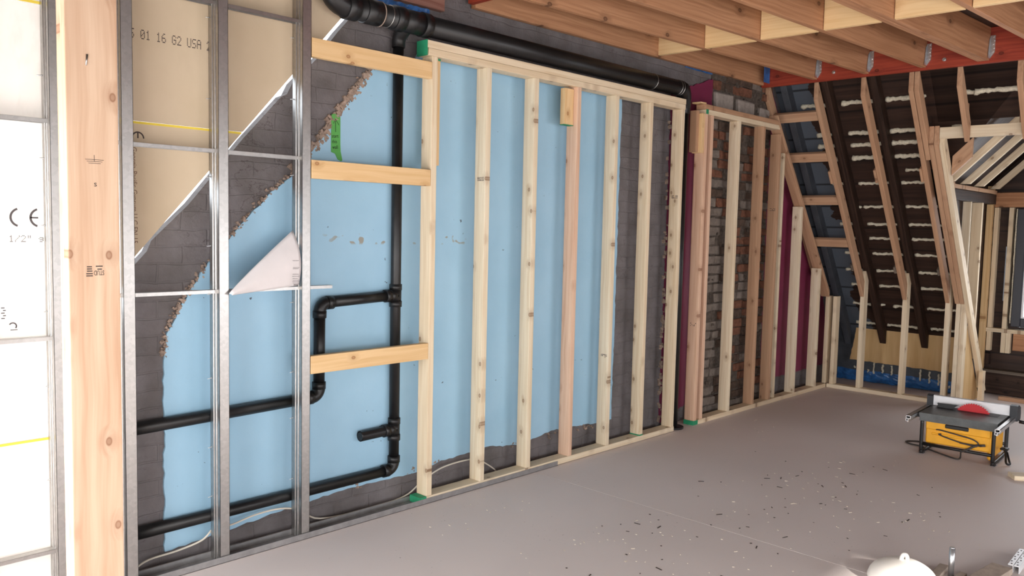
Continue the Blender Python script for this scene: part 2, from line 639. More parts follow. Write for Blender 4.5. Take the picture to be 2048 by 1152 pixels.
def smooth_pts(P, n=6):
    P = [Vector(p) for p in P]
    o_ = []
    for i in range(len(P) - 1):
        p0, p1, p2, p3 = P[max(i - 1, 0)], P[i], P[i + 1], P[min(i + 2, len(P) - 1)]
        for j in range(n):
            t = j / n
            o_.append(0.5 * ((2 * p1) + (p2 - p0) * t + (2 * p0 - 5 * p1 + 4 * p2 - p3) * t * t + (-p0 + 3 * p1 - 3 * p2 + p3) * t ** 3))
    return o_ + [P[-1]]


# ------------------------------------------------------------------ setting
YW = 3.63            # face of the party wall
ZJ = 2.85            # underside of the joists
WF = 3.459           # front of the stud walls
SL = 1.405           # main roof slope


def rz(x, off=0.0):
    return 2.825 + off - SL * (x - 6.85)


def struct(mb, name, mat, parent=None, origin=(0, 0, 0)):
    o = mb.build(name, mat, parent, origin)
    if parent is None:
        o['kind'] = 'structure'
    return o


f = MB()
f.box(-0.9, 3.7978, -3.3, 3.9, -0.06, 0.0)
f.box(3.8022, 9.4, -3.3, 3.9, -0.06, 0.0)
f.box(-0.9, 9.4, -3.3, 3.9, -0.10, -0.06)
struct(f, 'floor', floor_m)

# party wall with its raking top edge on the left and the roof slope on the right
wl = MB()
rake = lambda x: 1.376 + 1.130 * (x - 1.404)
wl.prism([(1.10, 0), (8.95, 0), (8.95, rz(8.95, 0.44)), (6.98, 3.09), (3.25, 3.09), (3.25, rake(3.25)), (2.42, rake(2.42) + .004), (2.30, rake(2.30) - .012), (2.16, rake(2.16) + .004), (2.13, rake(2.13) - .02), (2.10, rake(2.10)), (1.9, rake(1.9) + .006), (1.64, rake(1.64) - 0.014), (1.47, rake(1.47) + 0.012), (1.45, rake(1.45) - 0.012), (1.10, rake(1.10))], 'y', YW, YW + 0.055)
wall_left = struct(wl, 'wall_left', masonry)

bp_ = MB()
blue_pts = cyc([(1.512, 0.06), (2.28, 0.125), (2.52, 0.14), (2.96, 0.13), (3.15, 0.165), (3.40, 0.17), (3.52, 0.182), (3.79, 0.145), (4.04, 0.17), (4.13, 0.185), (4.40, 0.172), (4.62, 0.16), (4.80, 0.16),
                (4.81, 2.54), (2.95, 2.54), (2.90, 2.43), (2.70, 2.42), (2.63, 2.372), (2.40, 2.085), (2.17, 1.80), (2.04, 1.70), (1.93, 1.585), (1.84, 1.488), (1.73, 1.37), (1.65, 1.26), (1.585, 1.155), (1.53, 1.05), (1.515, 0.9)], 0.005)
bp_.prism(blue_pts, 'y', YW - 0.012, YW + 0.002)
bl = bp_.build('blue_plaster', blue_m, wall_left, (0, 0, 0))
tag(bl, 'pale blue painted plaster with a broken raking edge')
# torn edge of the plaster along the rake
te = MB()
EDGE = [(1.515, 0.95), (1.53, 1.05), (1.585, 1.155), (1.65, 1.26), (1.73, 1.37), (1.84, 1.488), (1.93, 1.585), (2.04, 1.70), (2.17, 1.80), (2.40, 2.085), (2.63, 2.372)]
for i in range(520):
    q = random.choice([0, 1, 2, 3, 4, 5, 6, 7, 8, 8, 8, 8, 9, 9, 9, 9])
    t = random.random()
    (xa, za), (xb, zb) = EDGE[q], EDGE[q + 1]
    big = q > 7
    sd_ = 0.013 if big else 0.007
    x = xa + (xb - xa) * t + random.gauss(0, sd_) - 0.004
    z = za + (zb - za) * t + random.gauss(0, sd_) + 0.003
    s_ = random.uniform(0.003, 0.009) if big else random.uniform(0.002, 0.005)
    te.box(x - s_, x + s_, YW - 0.015 + random.uniform(0, .004), YW + 0.004, z - s_ * 1.3, z + s_ * 1.3, rot=Matrix.Rotation(random.uniform(-1.0, -0.5), 4, 'Y'), jit=0.003)
for i in range(46):
    x = random.choice([2.95, 3.1, 3.5, 3.8, 4.14, 4.5, 2.6]) + random.gauss(0, 0.05)
    z = 0.155 + random.gauss(0, 0.012)
    s_ = random.uniform(0.003, 0.009)
    te.box(x - s_, x + s_, YW - 0.014, YW + 0.004, z - s_ * .7, z + s_ * .7, rot=Matrix.Rotation(random.uniform(-1, 1), 4, 'Y'), jit=0.003)
tag(te.build('broken_edge', plaster_edge, wall_left, (0, 0, 0)), 'crumbling bare plaster edge')

pp = MB()
pp.prism(cyc([(5.435, 0.03), (6.02, 0.20), (6.03, 2.80), (5.45, 2.62)], 0.006), 'y', YW - 0.014, YW + 0.002)
tag(pp.build('plum_plaster', purple_m, wall_left, (0, 0, 0)), 'plum painted plaster')
pp = MB()
pp.prism(cyc([(7.06, 0.17), (8.60, 0.19), (8.30, 1.10), (7.04, 2.86)], 0.006), 'y', YW - 0.014, YW + 0.002)
tag(pp.build('plum_plaster', purple_m, wall_left, (0, 0, 0)), 'plum painted plaster')
ch = MB()
for i in range(70):
    z = random.uniform(0.05, 2.45)
    s_ = random.uniform(0.003, 0.010)
    x = 5.425 + random.gauss(0, 0.010)
    ch.box(x - s_ * .7, x + s_ * .7, YW - 0.02, YW + 0.003, z - s_ * 2, z + s_ * 2, jit=0.004)
ch.build('broken_edge', plaster_edge, wall_left, (0, 0, 0))

# exposed chimney brickwork
bk = MB()
bk.slot = 3
bk.box(6.02, 7.06, YW - 0.012, YW + 0.002, 0.0, 2.86)
z, row = 0.0, 0
while z < 2.88:
    hgt = 0.072
    x = 6.03 - (0.0 if row % 2 else 0.10)
    while x < 7.04:
        wd = random.choice([0.21, 0.21, 0.105, 0.20])
        x1 = min(x + wd, 7.05)
        xa = max(x, 6.03)
        if x1 - xa > 0.03:
            left = xa < 6.22
            top = 2.55 < z < 2.71
            if not top:
                if left and z < 1.75:
                    bk.slot = 2
                else:
                    bk.slot = random.choice([0, 0, 1, 1, 0, 2])
                if random.random() > (0.16 if left else 0.24):
                    dpt = random.uniform(0.016, 0.042)
                    j = 0.008
                    bk.box(xa + 0.005, x1 - 0.005, YW - dpt, YW, z + 0.004, z + hgt - 0.002, bev=0.005, jit=j)
        x += wd
    z += hgt + 0.008
    row += 1
bk.slot = 4
for xa, xb, za, zb in [(6.05, 6.33, 2.565, 2.70), (6.42, 6.70, 2.555, 2.69), (6.80, 6.98, 2.55, 2.66)]:
    bk.box(xa, xb, YW - 0.045, YW, za, zb, bev=0.012, jit=0.008)
bk.slot = 3
for i in range(90):                                     # mortar lumps
    x, z = random.uniform(6.04, 7.04), random.uniform(0.02, 2.85)
    s_ = random.uniform(0.006, 0.02)
    bk.box(x - s_, x + s_, YW - 0.03, YW, z - s_ * .7, z + s_ * .7, jit=0.005)
tag(bk.build('exposed_brick', [brick_red, brick_dark, block_grey, mortar_m, block_pale], wall_left, (0, 0, 0)), 'rough exposed chimney bricks with two pale blocks near the top')

# rear wall with two large openings, right wall with one and an invented second for the floor fill (all behind or beside the camera)
b = MB()
for y0, y1, z0, z1 in [(-3.3, -2.8, 0, 3.7), (-0.1, 0.78, 0, 3.7), (3.32, 3.9, 0, 3.7), (-2.8, -0.1, 0, 0.2), (-2.8, -0.1, 1.93, 3.7), (0.78, 3.32, 0, 0.15), (0.78, 3.32, 1.93, 3.7)]:
    b.box(-0.9, -0.7, y0, y1, z0, z1)
struct(b, 'wall_rear', shell_m)
b = MB()
for x0, x1, z0, z1 in [(-0.9, 0.3, 0, 3.7), (2.83, 4.1, 0, 3.7), (6.3, 9.5, 0, 3.7), (0.3, 2.83, 0, 0.5), (0.3, 2.83, 2.14, 3.7), (4.1, 6.3, 0, 0.5), (4.1, 6.3, 1.5, 3.7)]:
    b.box(x0, x1, -3.4, -3.2, z0, z1)
struct(b, 'wall_right', shell_m)
# deck above the joists, higher soffit left of the cross beam
b = MB()
b.box(3.25, 7.02, -3.3, 3.9, 3.092, 3.14)
b.box(-0.9, 3.25, -3.3, 3.9, 3.66, 3.72)
b.box(3.20, 3.25, -3.3, 3.9, 3.092, 3.72)
struct(b, 'ceiling', roof_m)

# main roof slope: boards left of the dormer, above it and right of it
b = MB()


def slope(y0, y1, xa, xb, off=0.45, t=0.05):
    b.prism([(xa, rz(xa, off)), (xb, rz(xb, off)), (xb, rz(xb, off + t)), (xa, rz(xa, off + t))], 'y', y0, y1)


slope(2.30, 3.90, 6.90, 9.05)
slope(0.80, 2.30, 6.90, 7.40)
for sg in (1, -1):
    q = [(1.55, 7.13), (1.55 + sg * .75, 7.13), (1.55 + sg * .75, 7.69)]
    lo_ = [Vector((x, y, rz(x, 0.45))) for y, x in q]
    hi_ = [v + Vector((0, 0, 0.05)) for v in lo_]
    A_ = [b.bm.verts.new(v) for v in lo_]
    B_ = [b.bm.verts.new(v) for v in hi_]
    fs_ = [b.bm.faces.new(A_), b.bm.faces.new(B_)] + [b.bm.faces.new((A_[n], B_[n], B_[(n + 1) % 3], A_[(n + 1) % 3])) for n in range(3)]
    bmesh.ops.recalc_face_normals(b.bm, faces=fs_)
slope(-3.3, 0.80, 6.90, 9.16)
roof = struct(b, 'ceiling_slope', roof_m)
roof['kind'] = 'structure'

b = MB()
b.box(8.86, 8.92, 2.30, 3.66, 0.0, 0.50)
ew = struct(b, 'wall_eave', grey_mem)
m = MB()                                                # blue membrane turned up from the floor
rows = []
for i in range(9):
    t = i / 8
    rows.append([(8.855 - 0.004 * (1 - t) - max(0, 0.10 * (0.35 - t)) + random.uniform(-.004, .004), 2.32 + j * 0.045, 0.004 + 0.11 * t + random.uniform(-.006, .006)) for j in range(30)])
m.quadstrip(rows)
mm = m.build('blue_membrane', membrane, ew, (0, 0, 0))
sd = mm.modifiers.new('thick', 'SOLIDIFY')
sd.thickness = 0.003
tag(mm, 'crinkled bright blue membrane along the floor')
pl = MB()
pl.prism(cyc([(2.31, 0.215), (3.47, 0.225), (3.44, 0.40), (3.41, 0.62), (3.24, 0.62), (2.31, 0.63)], 0.004), 'x', 8.775, 8.787)
plo = pl.build('plywood_strip', plywood, ew, (0, 0, 0))
tag(plo, 'pale plywood strip across the bottom of the roof boards')
fo = MB()                                               # short vertical foam runs under the plywood
for y, z0, z1 in [(3.36, .14, .20), (3.24, .09, .21), (3.15, .11, .20), (3.06, .10, .20), (2.97, .06, .19), (2.78, .08, .20), (2.69, .07, .19), (2.60, .06, .18), (3.44, .13, .15), (2.50, .05, .075), (3.30, .1, .13)]:
    n = 7
    fo.tube([(8.852, y + random.uniform(-.006, .006), z0 + (z1 - z0) * i / (n - 1)) for i in range(n)], [random.uniform(.007, .012) for i in range(n)], 8)
fo.build('foam_run', foam_m, ew, (0, 0, 0))

# foam beads along the board joints
nx, nz_ = 0.8147, 0.5799
for k, (x, spans) in enumerate([(7.255, [(3.42, 3.13), (3.05, 2.77), (2.68, 2.36), (2.10, 1.98), (2.0, 1.2)]), (7.43, [(3.34, 3.2), (3.05, 2.78), (2.69, 2.42), (2.2, 2.12)]),
                                (7.50, [(3.35, 3.12), (3.05, 2.77), (2.69, 2.38)]), (7.577, [(3.25, 3.14), (3.06, 2.80), (2.69, 2.40)]), (7.66, [(2.62, 2.45)]), (7.735, [(3.30, 3.13), (3.06, 2.77), (2.68, 2.38)]),
                                (7.885, [(3.14, 3.08), (3.06, 2.75), (2.68, 2.40)]), (8.0, [(3.32, 3.14), (3.06, 2.75), (2.68, 2.38)]), (8.095, [(3.28, 3.14), (3.07, 2.76), (2.68, 2.38)]),
                                (8.20, [(3.34, 3.17), (3.07, 2.77), (2.68, 2.40)]), (8.32, [(3.37, 3.18), (3.07, 2.77), (2.68, 2.36)]), (8.43, [(3.35, 3.17), (3.07, 2.77), (2.68, 2.40)]),
                                (8.575, [(3.38, 3.06), (2.98, 2.72), (2.66, 2.32)]), (8.725, [(3.40, 3.15), (3.08, 2.76), (2.66, 2.32)])]):
    for y0, y1 in spans:
        n = max(5, int(abs(y0 - y1) / 0.02))
        c = Vector((x, 0, rz(x, 0.45)))
        big = 0.020 if x < 7.6 else 0.0135
        fb = MB()
        pts, rs = [], []
        for i in range(n + 1):
            q = c - Vector((nx, 0, nz_)) * 0.004
            q.y = y0 + (y1 - y0) * i / n
            q.x += random.uniform(-.004, .004)
            q.z += random.uniform(-.005, .005)
            pts.append(q)
            rs.append(big * random.uniform(.75, 1.15) * (1.25 if i < 2 else (0.55 if i > n - 1 else 1)))
        fb.tube(pts, rs, 8)
        fb.build('foam_bead', foam_m, roof)

# dormer shell
b = MB()
for sgn in (1, -1):
    ya = 1.55 + sgn * 0.80
    xv = lambda z_: 6.85 + (3.275 - z_) / SL + 0.004
    q = [(xv(2.88), 1.55, 2.88), (xv(2.08), ya, 2.08), (9.32, ya, 2.08), (9.32, 1.55, 2.88)]
    A_ = [b.bm.verts.new(v) for v in q]
    B_ = [b.bm.verts.new((v[0], v[1], v[2] + 0.05)) for v in q]
    fs_ = [b.bm.faces.new(A_), b.bm.faces.new(B_)] + [b.bm.faces.new((A_[n], B_[n], B_[(n + 1) % 4], A_[(n + 1) % 4])) for n in range(4)]
    bmesh.ops.recalc_face_normals(b.bm, faces=fs_)
struct(b, 'ceiling_dormer', roof_m)
b = MB()
b.prism([(7.35, rz(7.35, 0.46)), (7.52, 2.13), (9.32, 2.13), (9.32, 0.0), (9.16, 0.0)], 'y', 2.345, 2.38)
b.prism([(7.35, rz(7.35, 0.46)), (7.52, 2.13), (9.32, 2.13), (9.32, 0.0), (9.16, 0.0)], 'y', 0.74, 0.78)
struct(b, 'wall_dormer_cheek', roof_m)
b = MB()
for y0, y1, z0, z1 in [(2.178, 2.40, 0, 2.15), (2.036, 2.160, 0, 2.15), (2.160, 2.178, 0, 0.93), (2.160, 2.178, 1.47, 2.15), (0.70, 1.00, 0, 2.15), (1.00, 2.036, 0, 0.68), (1.00, 2.036, 1.86, 2.15)]:
    b.box(9.245, 9.285, y0, y1, z0, z1)
b.prism([(0.75, 2.15), (2.35, 2.15), (1.55, 2.92)], 'x', 9.245, 9.285)
struct(b, 'wall_dormer_front', roof_m)

wn = MB()
for y0, y1, z0, z1 in [(1.995, 2.075, 0.69, 1.84), (1.00, 1.06, 0.69, 1.84), (1.06, 1.995, 0.69, 0.775), (1.06, 1.995, 1.76, 1.84)]:
    wn.box(9.15, 9.243, y0, y1, z0, z1, bev=0.006)
win = struct(wn, 'window_1', window_dark)
p = MB()
p.box(9.195, 9.201, 1.055, 2.0, 0.77, 1.765)
p.build('pane', glass_m, win, (0, 0, 0))
p = MB()
p.box(9.172, 9.19, 1.978, 1.994, 0.777, 1.758)
p.box(9.172, 9.19, 1.07, 1.978, 0.777, 0.79)
p.build('glazing_bead', white_al, win, (0, 0, 0))
p = MB()
p.tube([(9.17, 2.083 + random.uniform(-.003, .003), 0.72 + i * 0.07) for i in range(17)], [random.uniform(.006, .011) for i in range(17)], 7)
p.build('foam_seal', foam_m, win, (0, 0, 0))

# ------------------------------------------------------------------ gypsum sheathing boards behind the metal studs
YS = 3.553


def board(pts, label, mat=None):
    g = MB()
    g.prism(pts, 'y', YS, YS + 0.0127)
    o = g.build('gypsum_sheathing_board', mat or gyp_m, None, (0, 0, 0))
    return tag(o, label, 'wall board')


# right of the post: lower edges cut along the rake
rk = lambda x: 1.437 + 1.159 * (x - 1.404)
ixz = lambda z: (z - 1.437) / 1.159 + 1.404
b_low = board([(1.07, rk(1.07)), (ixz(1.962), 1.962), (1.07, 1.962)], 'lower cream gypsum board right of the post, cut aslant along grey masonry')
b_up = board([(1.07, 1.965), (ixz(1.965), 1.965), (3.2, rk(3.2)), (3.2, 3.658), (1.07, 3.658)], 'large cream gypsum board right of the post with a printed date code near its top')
b_l1 = board([(-0.4, 0.0), (1.065, 0.0), (1.065, 0.681), (-0.4, 0.681)], 'lowest blank gypsum board left of the big post, whitened to look brightly lit', gyp_lit)
b_l2 = board([(-0.4, 0.684), (1.065, 0.684), (1.065, 2.363), (-0.4, 2.363)], 'gypsum board left of the post, whitened to look brightly lit, printed with a large CE mark', gyp_lit)
b_l3 = board([(-0.4, 2.366), (1.065, 2.366), (1.065, 3.658), (-0.4, 3.658)], 'uppermost gypsum board left of the post above the yellow joint, whitened to look brightly lit', gyp_lit)
for pb, x0, x1, z in [(b_low, 1.07, ixz(1.955), 1.953), (b_l1, -0.4, 1.065, 0.672), (b_l3, -0.4, 1.065, 2.367)]:
    s_ = MB()
    s_.box(x0, x1, YS - 0.0012, YS, z, z + 0.010)
    s_.build('yellow_edge_strip', tape_yellow, pb)

DOT = {'0': '01110100011001110101110011000101110', '1': '00100011000010000100001000010001110', '2': '01110100010000100010001000100011111',
       '6': '00110010001000011110100011000101110', 'S': '01111100001000001110000010000111110', 'G': '01110100011000010111100011000101110',
       'U': '10001100011000110001100011000101110', 'A': '01110100011000111111100011000110001', '/': '00001000010001000100010001000010000',
       '"': '01010010100101000000000000000000000', 'g': '00000000000111110001011110000101110', 'y': '00000000001000110001011110000101110'}


def dots(s, x, z, h, wdt, parent, mat, slope_=0.0, name='printed_code'):
    """dot matrix print standing on the board face"""
    px, pz = wdt / 6.0, h / 7.0
    i = 0
    for word in s.split(' '):
        k = MB()
        for c in word:
            for j, ch_ in enumerate(DOT[c]):
                if ch_ == '1':
                    u, v = j % 5, j // 5
                    xx = x + i * wdt + u * px
                    zz = z + h - v * pz + (xx - x) * slope_
                    k.box(xx - px * .51, xx + px * .51, YS - 0.0004, YS, zz - pz * .36, zz + pz * .36)
            i += 1
        i += 1
        k.build(name, mat, parent)


def arc(k, cx, cz, r0, r1, a0, a1, n=14, sx=1.0, y=YS):
    pr = None
    for i in range(n + 1):
        a = math.radians(a0 + (a1 - a0) * i / n)
        A = (cx + r0 * math.cos(a) * sx, cz + r0 * math.sin(a))
        B = (cx + r1 * math.cos(a) * sx, cz + r1 * math.sin(a))
        if pr and i % 1 == 0:
            k.prism([pr[0], pr[1], B, A], 'y', y - 0.0004, y)
        pr = (A, B)


dots('S 01 16 G2 USA 2', 1.361, 2.300, 0.040, 0.0220, b_up, ink)
k = MB()
arc(k, 1.388, 1.893, 0.022, 0.028, 0, 180, sx=0.95)
k.box(1.385, 1.391, YS - 0.0004, YS, 1.893, 1.916)
k.build('printed_mark', ink, b_low)
text_mesh('printed_text', 'Georgia-Pacific Gypsum LLC EN 15', 0.030, ink_red, b_low, (1.362, YS - 0.0005, 1.856), RX @ Matrix.Rotation(-HP, 4, 'Z'), sx=0.93)
k = MB()
arc(k, 0.945, 1.552, 0.030, 0.038, 108, 252)
k.build('printed_mark', ink_board, b_l2)
k = MB()
arc(k, 1.013, 1.552, 0.030, 0.038, 108, 252)
k.box(0.978, 1.006, YS - 0.0004, YS, 1.549, 1.555)
k.build('printed_mark', ink_board, b_l2)
dots('1/2" gy', 0.905, 1.456, 0.026, 0.0205, b_l2, ink_board)
k = MB()
arc(k, 0.910, 1.135, 0.010, 0.015, -40, 150)
k.box(0.902, 0.926, YS - 0.0004, YS, 1.119, 1.122)
k.build('printed_mark', ink_board, b_l2)
k = MB()
for i in range(5):
    k.box(0.872 + (i % 2) * .006, 0.884 + (i % 2) * .004, YS - 0.0004, YS, 1.165 + i * 0.010, 1.169 + i * 0.010)
k.build('printed_mark', ink_board, b_l2)

# ------------------------------------------------------------------ metal stud frame
ms = empty('metal_stud_frame', (1.6, 3.5, 0), 'galvanised steel stud frame standing in front of the cream boards and blue wall', 'metal frame')


def mstud(x, z1=3.12):
    k = MB()
    t = 0.0014
    w_, d, lip = 0.046, 0.090, 0.010
    y0, y1 = WF + 0.002, WF + 0.002 + d
    # C section, web on the near (low x) side
    k.box(x, x + t, y0, y1, 0.003, z1)
    k.box(x, x + w_, y0, y0 + t, 0.003, z1)
    k.box(x, x + w_, y1 - t, y1, 0.003, z1)
    k.box(x + w_ - t, x + w_, y0, y0 + lip, 0.003, z1)
    k.box(x + w_ - t, x + w_, y1 - lip, y1, 0.003, z1)
    # stiffening beads of the web
    for yy in (y0 + 0.030, y0 + 0.055):
        k.tube([(x - 0.0005, yy, 0.01), (x - 0.0005, yy, z1 - .01)], 0.0035, 8, False)
    o = k.build('metal_stud', steel, ms)
    for i in range(9):
        sc = MB()
        z = 0.25 + i * 0.31 + random.uniform(-.05, .05)
        sc.tube([(x + 0.002, y1 - 0.012, z), (x - 0.020, y1 - 0.014, z - 0.003)], [0.003, 0.0015], 6)
        sc.build('sheathing_screw', hanger_steel, o)
    return o


for x in (0.58, 1.026, 1.288, 1.697, 2.114):
    mstud(x)
k = MB()
for x0, x1 in [(0.4, 4.021)]:
    k.box(x0, x1, WF - 0.004, WF + 0.0932, 0.0005, 0.0025)
    k.box(x0, x1, WF - 0.004, WF - 0.0026, 0.0005, 0.031)
    k.box(x0, x1, WF + 0.0920, WF + 0.0932, 0.0005, 0.031)
tag(k.build('floor_track', plain('dull_galvanised_track', (0.34, 0.33, 0.33, 1), 0.5, 0.6, nscale=20, namt=0.1), ms), 'dull grey floor track')


def channel(x0, x1, z):
    k = MB()
    k.box(x0, x1, WF + 0.022, WF + 0.060, z, z + 0.0016)
    k.box(x0, x1, WF + 0.022, WF + 0.0236, z - 0.014, z + 0.0016)
    k.box(x0, x1, WF + 0.0584, WF + 0.060, z - 0.014, z + 0.0016)
    return k.build('bracing_channel', steel, ms)


for z in (1.927, 1.092, 0.245):
    channel(0.3, 1.075, z)
channel(1.20, 2.155, 1.868)
channel(1.20, 2.298, 1.247)
channel(1.20, 2.165, 2.505)

# ------------------------------------------------------------------ the big post
post = empty('timber_post', (0.815, 2.45, 0), 'thick pale two-ply timber post with knots standing in the left foreground', 'post')
ply1 = stick('post_ply', 0.751, 0.885, 2.40, 2.438, 0, 3.6, post_wood, post)
ply2 = stick('post_ply', 0.754, 0.890, 2.4395, 2.4775, 0, 3.6, post_wood, post)
text_mesh('ink_stamp', 'STUD', 0.019, ink, ply1, (0.842, 2.3996, 1.412), RX @ Matrix.Rotation(math.pi, 4, 'Z'), sx=0.58)
k = MB()
for x0, x1, z in [(0.797, 0.810, 1.423), (0.797, 0.810, 1.417), (0.797, 0.811, 1.411), (0.820, 0.838, 1.424), (0.824, 0.836, 1.416), (0.795, 0.812, 1.404), (0.795, 0.812, 1.398)]:
    k.box(x0, x1, 2.3996, 2.4002, z - .0015, z + .0015)
for i in range(3):
    k.box(0.797 + i * .004, 0.845 - i * .004, 2.3996, 2.4002, 1.715 - i * .005, 1.7162 - i * .005)
k.box(0.8195, 0.8207, 2.3996, 2.4002, 1.71, 1.728)
k.build('ink_stamp', ink, ply1)
text_mesh('ink_stamp', 's', 0.022, ink, ply1, (0.818, 2.3996, 1.643), RX)
k = MB()
k.tube([(0.806, 2.399, 1.996), (0.803, 2.399, 1.966)], [0.003, 0.002], 6)
k.build('bent_nail', steel, ply1)

# ------------------------------------------------------------------ timber stud wall in front of the blue plaster
D = 0.089


def stamp(par, x, y0, z, face='x'):
    k = MB()
    for r in range(3):
        for c in range(5):
            if random.random() < 0.75:
                a = y0 + 0.014 + c * 0.011
                k.box(x - 0.0006, x, a, a + 0.008, z + r * 0.009, z + r * 0.009 + random.choice([.004, .006]))
    return k.build('ink_stamp', ink, par)


sw = empty('stud_wall_frame', (4.1, 3.5, 0), 'long timber stud wall frame standing in front of the blue wall', 'stud wall')
bpz = 0.041
bp1 = stick('bottom_plate', 2.862, 5.395, WF, WF + D, 0.003, bpz, spruce, sw)
tp1 = stick('top_plate', 2.880, 5.395, WF, WF + D, 2.466, 2.504, spruce, sw)
tp2 = stick('top_plate', 2.870, 5.400, WF, WF + D, 2.505, 2.545, spruce, sw)
xs1 = [2.909, 3.316, 3.722, 4.128, 4.535, 4.941, 5.350]
mats1 = [spruce, spruce, spruce, pine_pink, spruce, spruce, spruce]
for i, (x, mt) in enumerate(zip(xs1, mats1)):
    st = stick('stud', x, x + 0.038, WF + random.uniform(0, .002), WF + D, bpz, 2.466, mt, sw)
    if i in (1, 4, 6):
        stamp(st, x, WF, {1: 1.82, 4: 0.66, 6: 1.80}[i])
sb = stick('scab_block', 2.949, 2.987, WF + 0.028, WF + D, 1.885, 2.452, noggin_wood, sw)
sb2 = stick('scab_block', 4.038, 4.126, WF + 0.032, WF + 0.070, 2.222, 2.452, noggin_wood, sw)


def gp(x0, x1, y0, y1, z0, z1, par):
    k = MB()
    k.box(x0, x1, y0, y1, z0, z1)
    return tag(k.build('painted_end', green_paint, par), 'green painted end grain')


gp(2.8685, 2.871, WF - .0006, WF + D, 2.468, 2.546, sw)
gp(2.870, 2.882, WF + .01, WF + D, 2.466, 2.506, sw)
gp(2.8605, 2.862, WF, WF + D, 0.004, bpz, sw)
gp(2.862, 2.908, WF - .001, WF, 0.004, bpz, sw)
gp(2.862, 2.907, WF - .0008, WF + D, bpz - .0005, bpz + .0008, sw)
gp(4.037, 4.127, WF + .031, WF + .071, 2.218, 2.2225, sw)
gp(2.949, 2.987, WF + .027, WF + D, 2.452, 2.462, sw)
gp(4.9395, 4.9795, WF - .0006, WF + D, bpz, bpz + 0.009, sw)

# noggins tying the steel frame to the timber wall
for zc, wn, lab in [(2.388, 'highest', 'golden spruce noggin crossing just below the wide black drain, topmost of three'), (1.813, 'mid', 'golden spruce noggin crossing below the green tape note, middle of three'), (0.862, 'low', 'golden spruce noggin crossing above the lower drain bends, lowest of three')]:
    o = stick('noggin', 2.164, 2.907, WF + 0.002, WF + 0.040, zc - 0.0445, zc + 0.0445, noggin_wood)
    tag(o, lab, 'noggin', 'noggins between steel frame and timber wall')

# ------------------------------------------------------------------ second stud wall in front of the chimney and plum wall
s2 = empty('stud_wall_frame', (6.9, 3.5, 0), 'shorter timber stud wall frame with a sloping end in front of the plum wall and bare bricks', 'stud wall')
stick('bottom_plate', 5.672, 8.17, WF, WF + D, 0.0, 0.038, spruce, s2)
stick('top_plate', 5.690, 6.93, WF, WF + D, 2.468, 2.506, spruce, s2)
stick('top_plate', 5.683, 6.90, WF, WF + D, 2.507, 2.545, rafter_wood, s2)
# raking plate
A = Vector((6.905, WF + D / 2, 2.560))
Bp = Vector((8.172, WF + D / 2, 0.965))
dv = (Bp - A).normalized()
nn_ = Vector((dv.z, 0, -dv.x))
if nn_.z > 0:
    nn_ = -nn_
lumber('raking_plate', A + nn_ * 0.019, Bp + nn_ * 0.019, (0, 1, 0), D, 0.038, rafter_wood, s2, cutA=(1, 0, 0.2), cutB=(1, 0, 0))
rkz = lambda x: 2.560 + (x - 6.905) * (Bp.z - A.z) / (Bp.x - A.x) - 0.061
for i, (x, mt, y0) in enumerate([(5.680, pine_pink, WF), (5.775, pine_pink, WF + 0.004), (6.202, spruce, WF), (6.626, rafter_wood, WF), (6.930, rafter_wood, WF), (7.055, spruce, WF + 0.02), (7.428, spruce, WF), (7.897, spruce, WF)]):
    ztop = 2.468 if x < 6.8 else rkz(x + 0.019) - 0.012
    st = stick('stud', x, x + 0.038, y0, WF + D, 0.038, ztop, mt, s2)
    if i in (0, 4):
        stamp(st, x, WF, 0.80 if i == 0 else 1.75)
stick('scab_block', 5.640, 5.678, WF + 0.004, WF + D, 2.165, 2.47, noggin_wood, s2)
stick('scab_block', 5.60, 5.638, WF + 0.03, WF + D, 2.17, 2.49, rafter_wood, s2)
gp(5.669, 5.6718, WF - .0006, WF + D, 0.002, 0.038, s2)
gp(5.672, 5.74, WF - .001, WF, 0.002, 0.037, s2)
gp(5.686, 5.7215, WF - .001, WF, 2.470, 2.506, s2)
k = MB()
k.box(5.62, 5.70, WF + .01, WF + D, 2.546, 2.556, jit=.002)
k.build('shim', noggin_wood, s2)

# ------------------------------------------------------------------ knee wall, rafters and blocking
kw = empty('knee_wall_frame', (8.22, 2.85, 0), 'low knee wall frame of short studs in front of the eave', 'stud wall')
stick('bottom_plate', 8.178, 8.267, 2.19, 3.457, 0, 0.038, spruce, kw)
for y0 in (3.128, 2.729, 2.352):
    stick('stud', 8.192, 8.281, y0, y0 + 0.040, 0.038, 1.20, spruce, kw, bev=0.002)
stick('stud', 8.192, 8.281, 2.262, 2.300, 0.038, 0.985, spruce, kw)
stick('stud', 8.192, 8.281, 2.222, 2.260, 0.038, 0.985, spruce, kw)
stick('stud', 8.180, 8.269, 3.470, 3.508, 0.038, 0.93, spruce, kw)
stick('stud', 8.185, 8.274, 3.395, 3.433, 0.038, 0.93, spruce, kw)

NO = Vector((nx, 0, nz_))


def rafter(y0, y1, xa, xb, off=0.0, dep=D, mat=rafter_wood, parent=None, name='rafter', cutB=(1, 0, 0), cutA=(1, 0, 0)):
    A = Vector((xa, (y0 + y1) / 2, rz(xa, off))) + NO * dep / 2
    Bv = Vector((xb, (y0 + y1) / 2, rz(xb, off))) + NO * dep / 2
    # keep the vertical end cuts at xa / xb on the room face
    return lumber(name, A, Bv, NO, dep, y1 - y0, mat, parent, cutA=cutA, cutB=cutB)


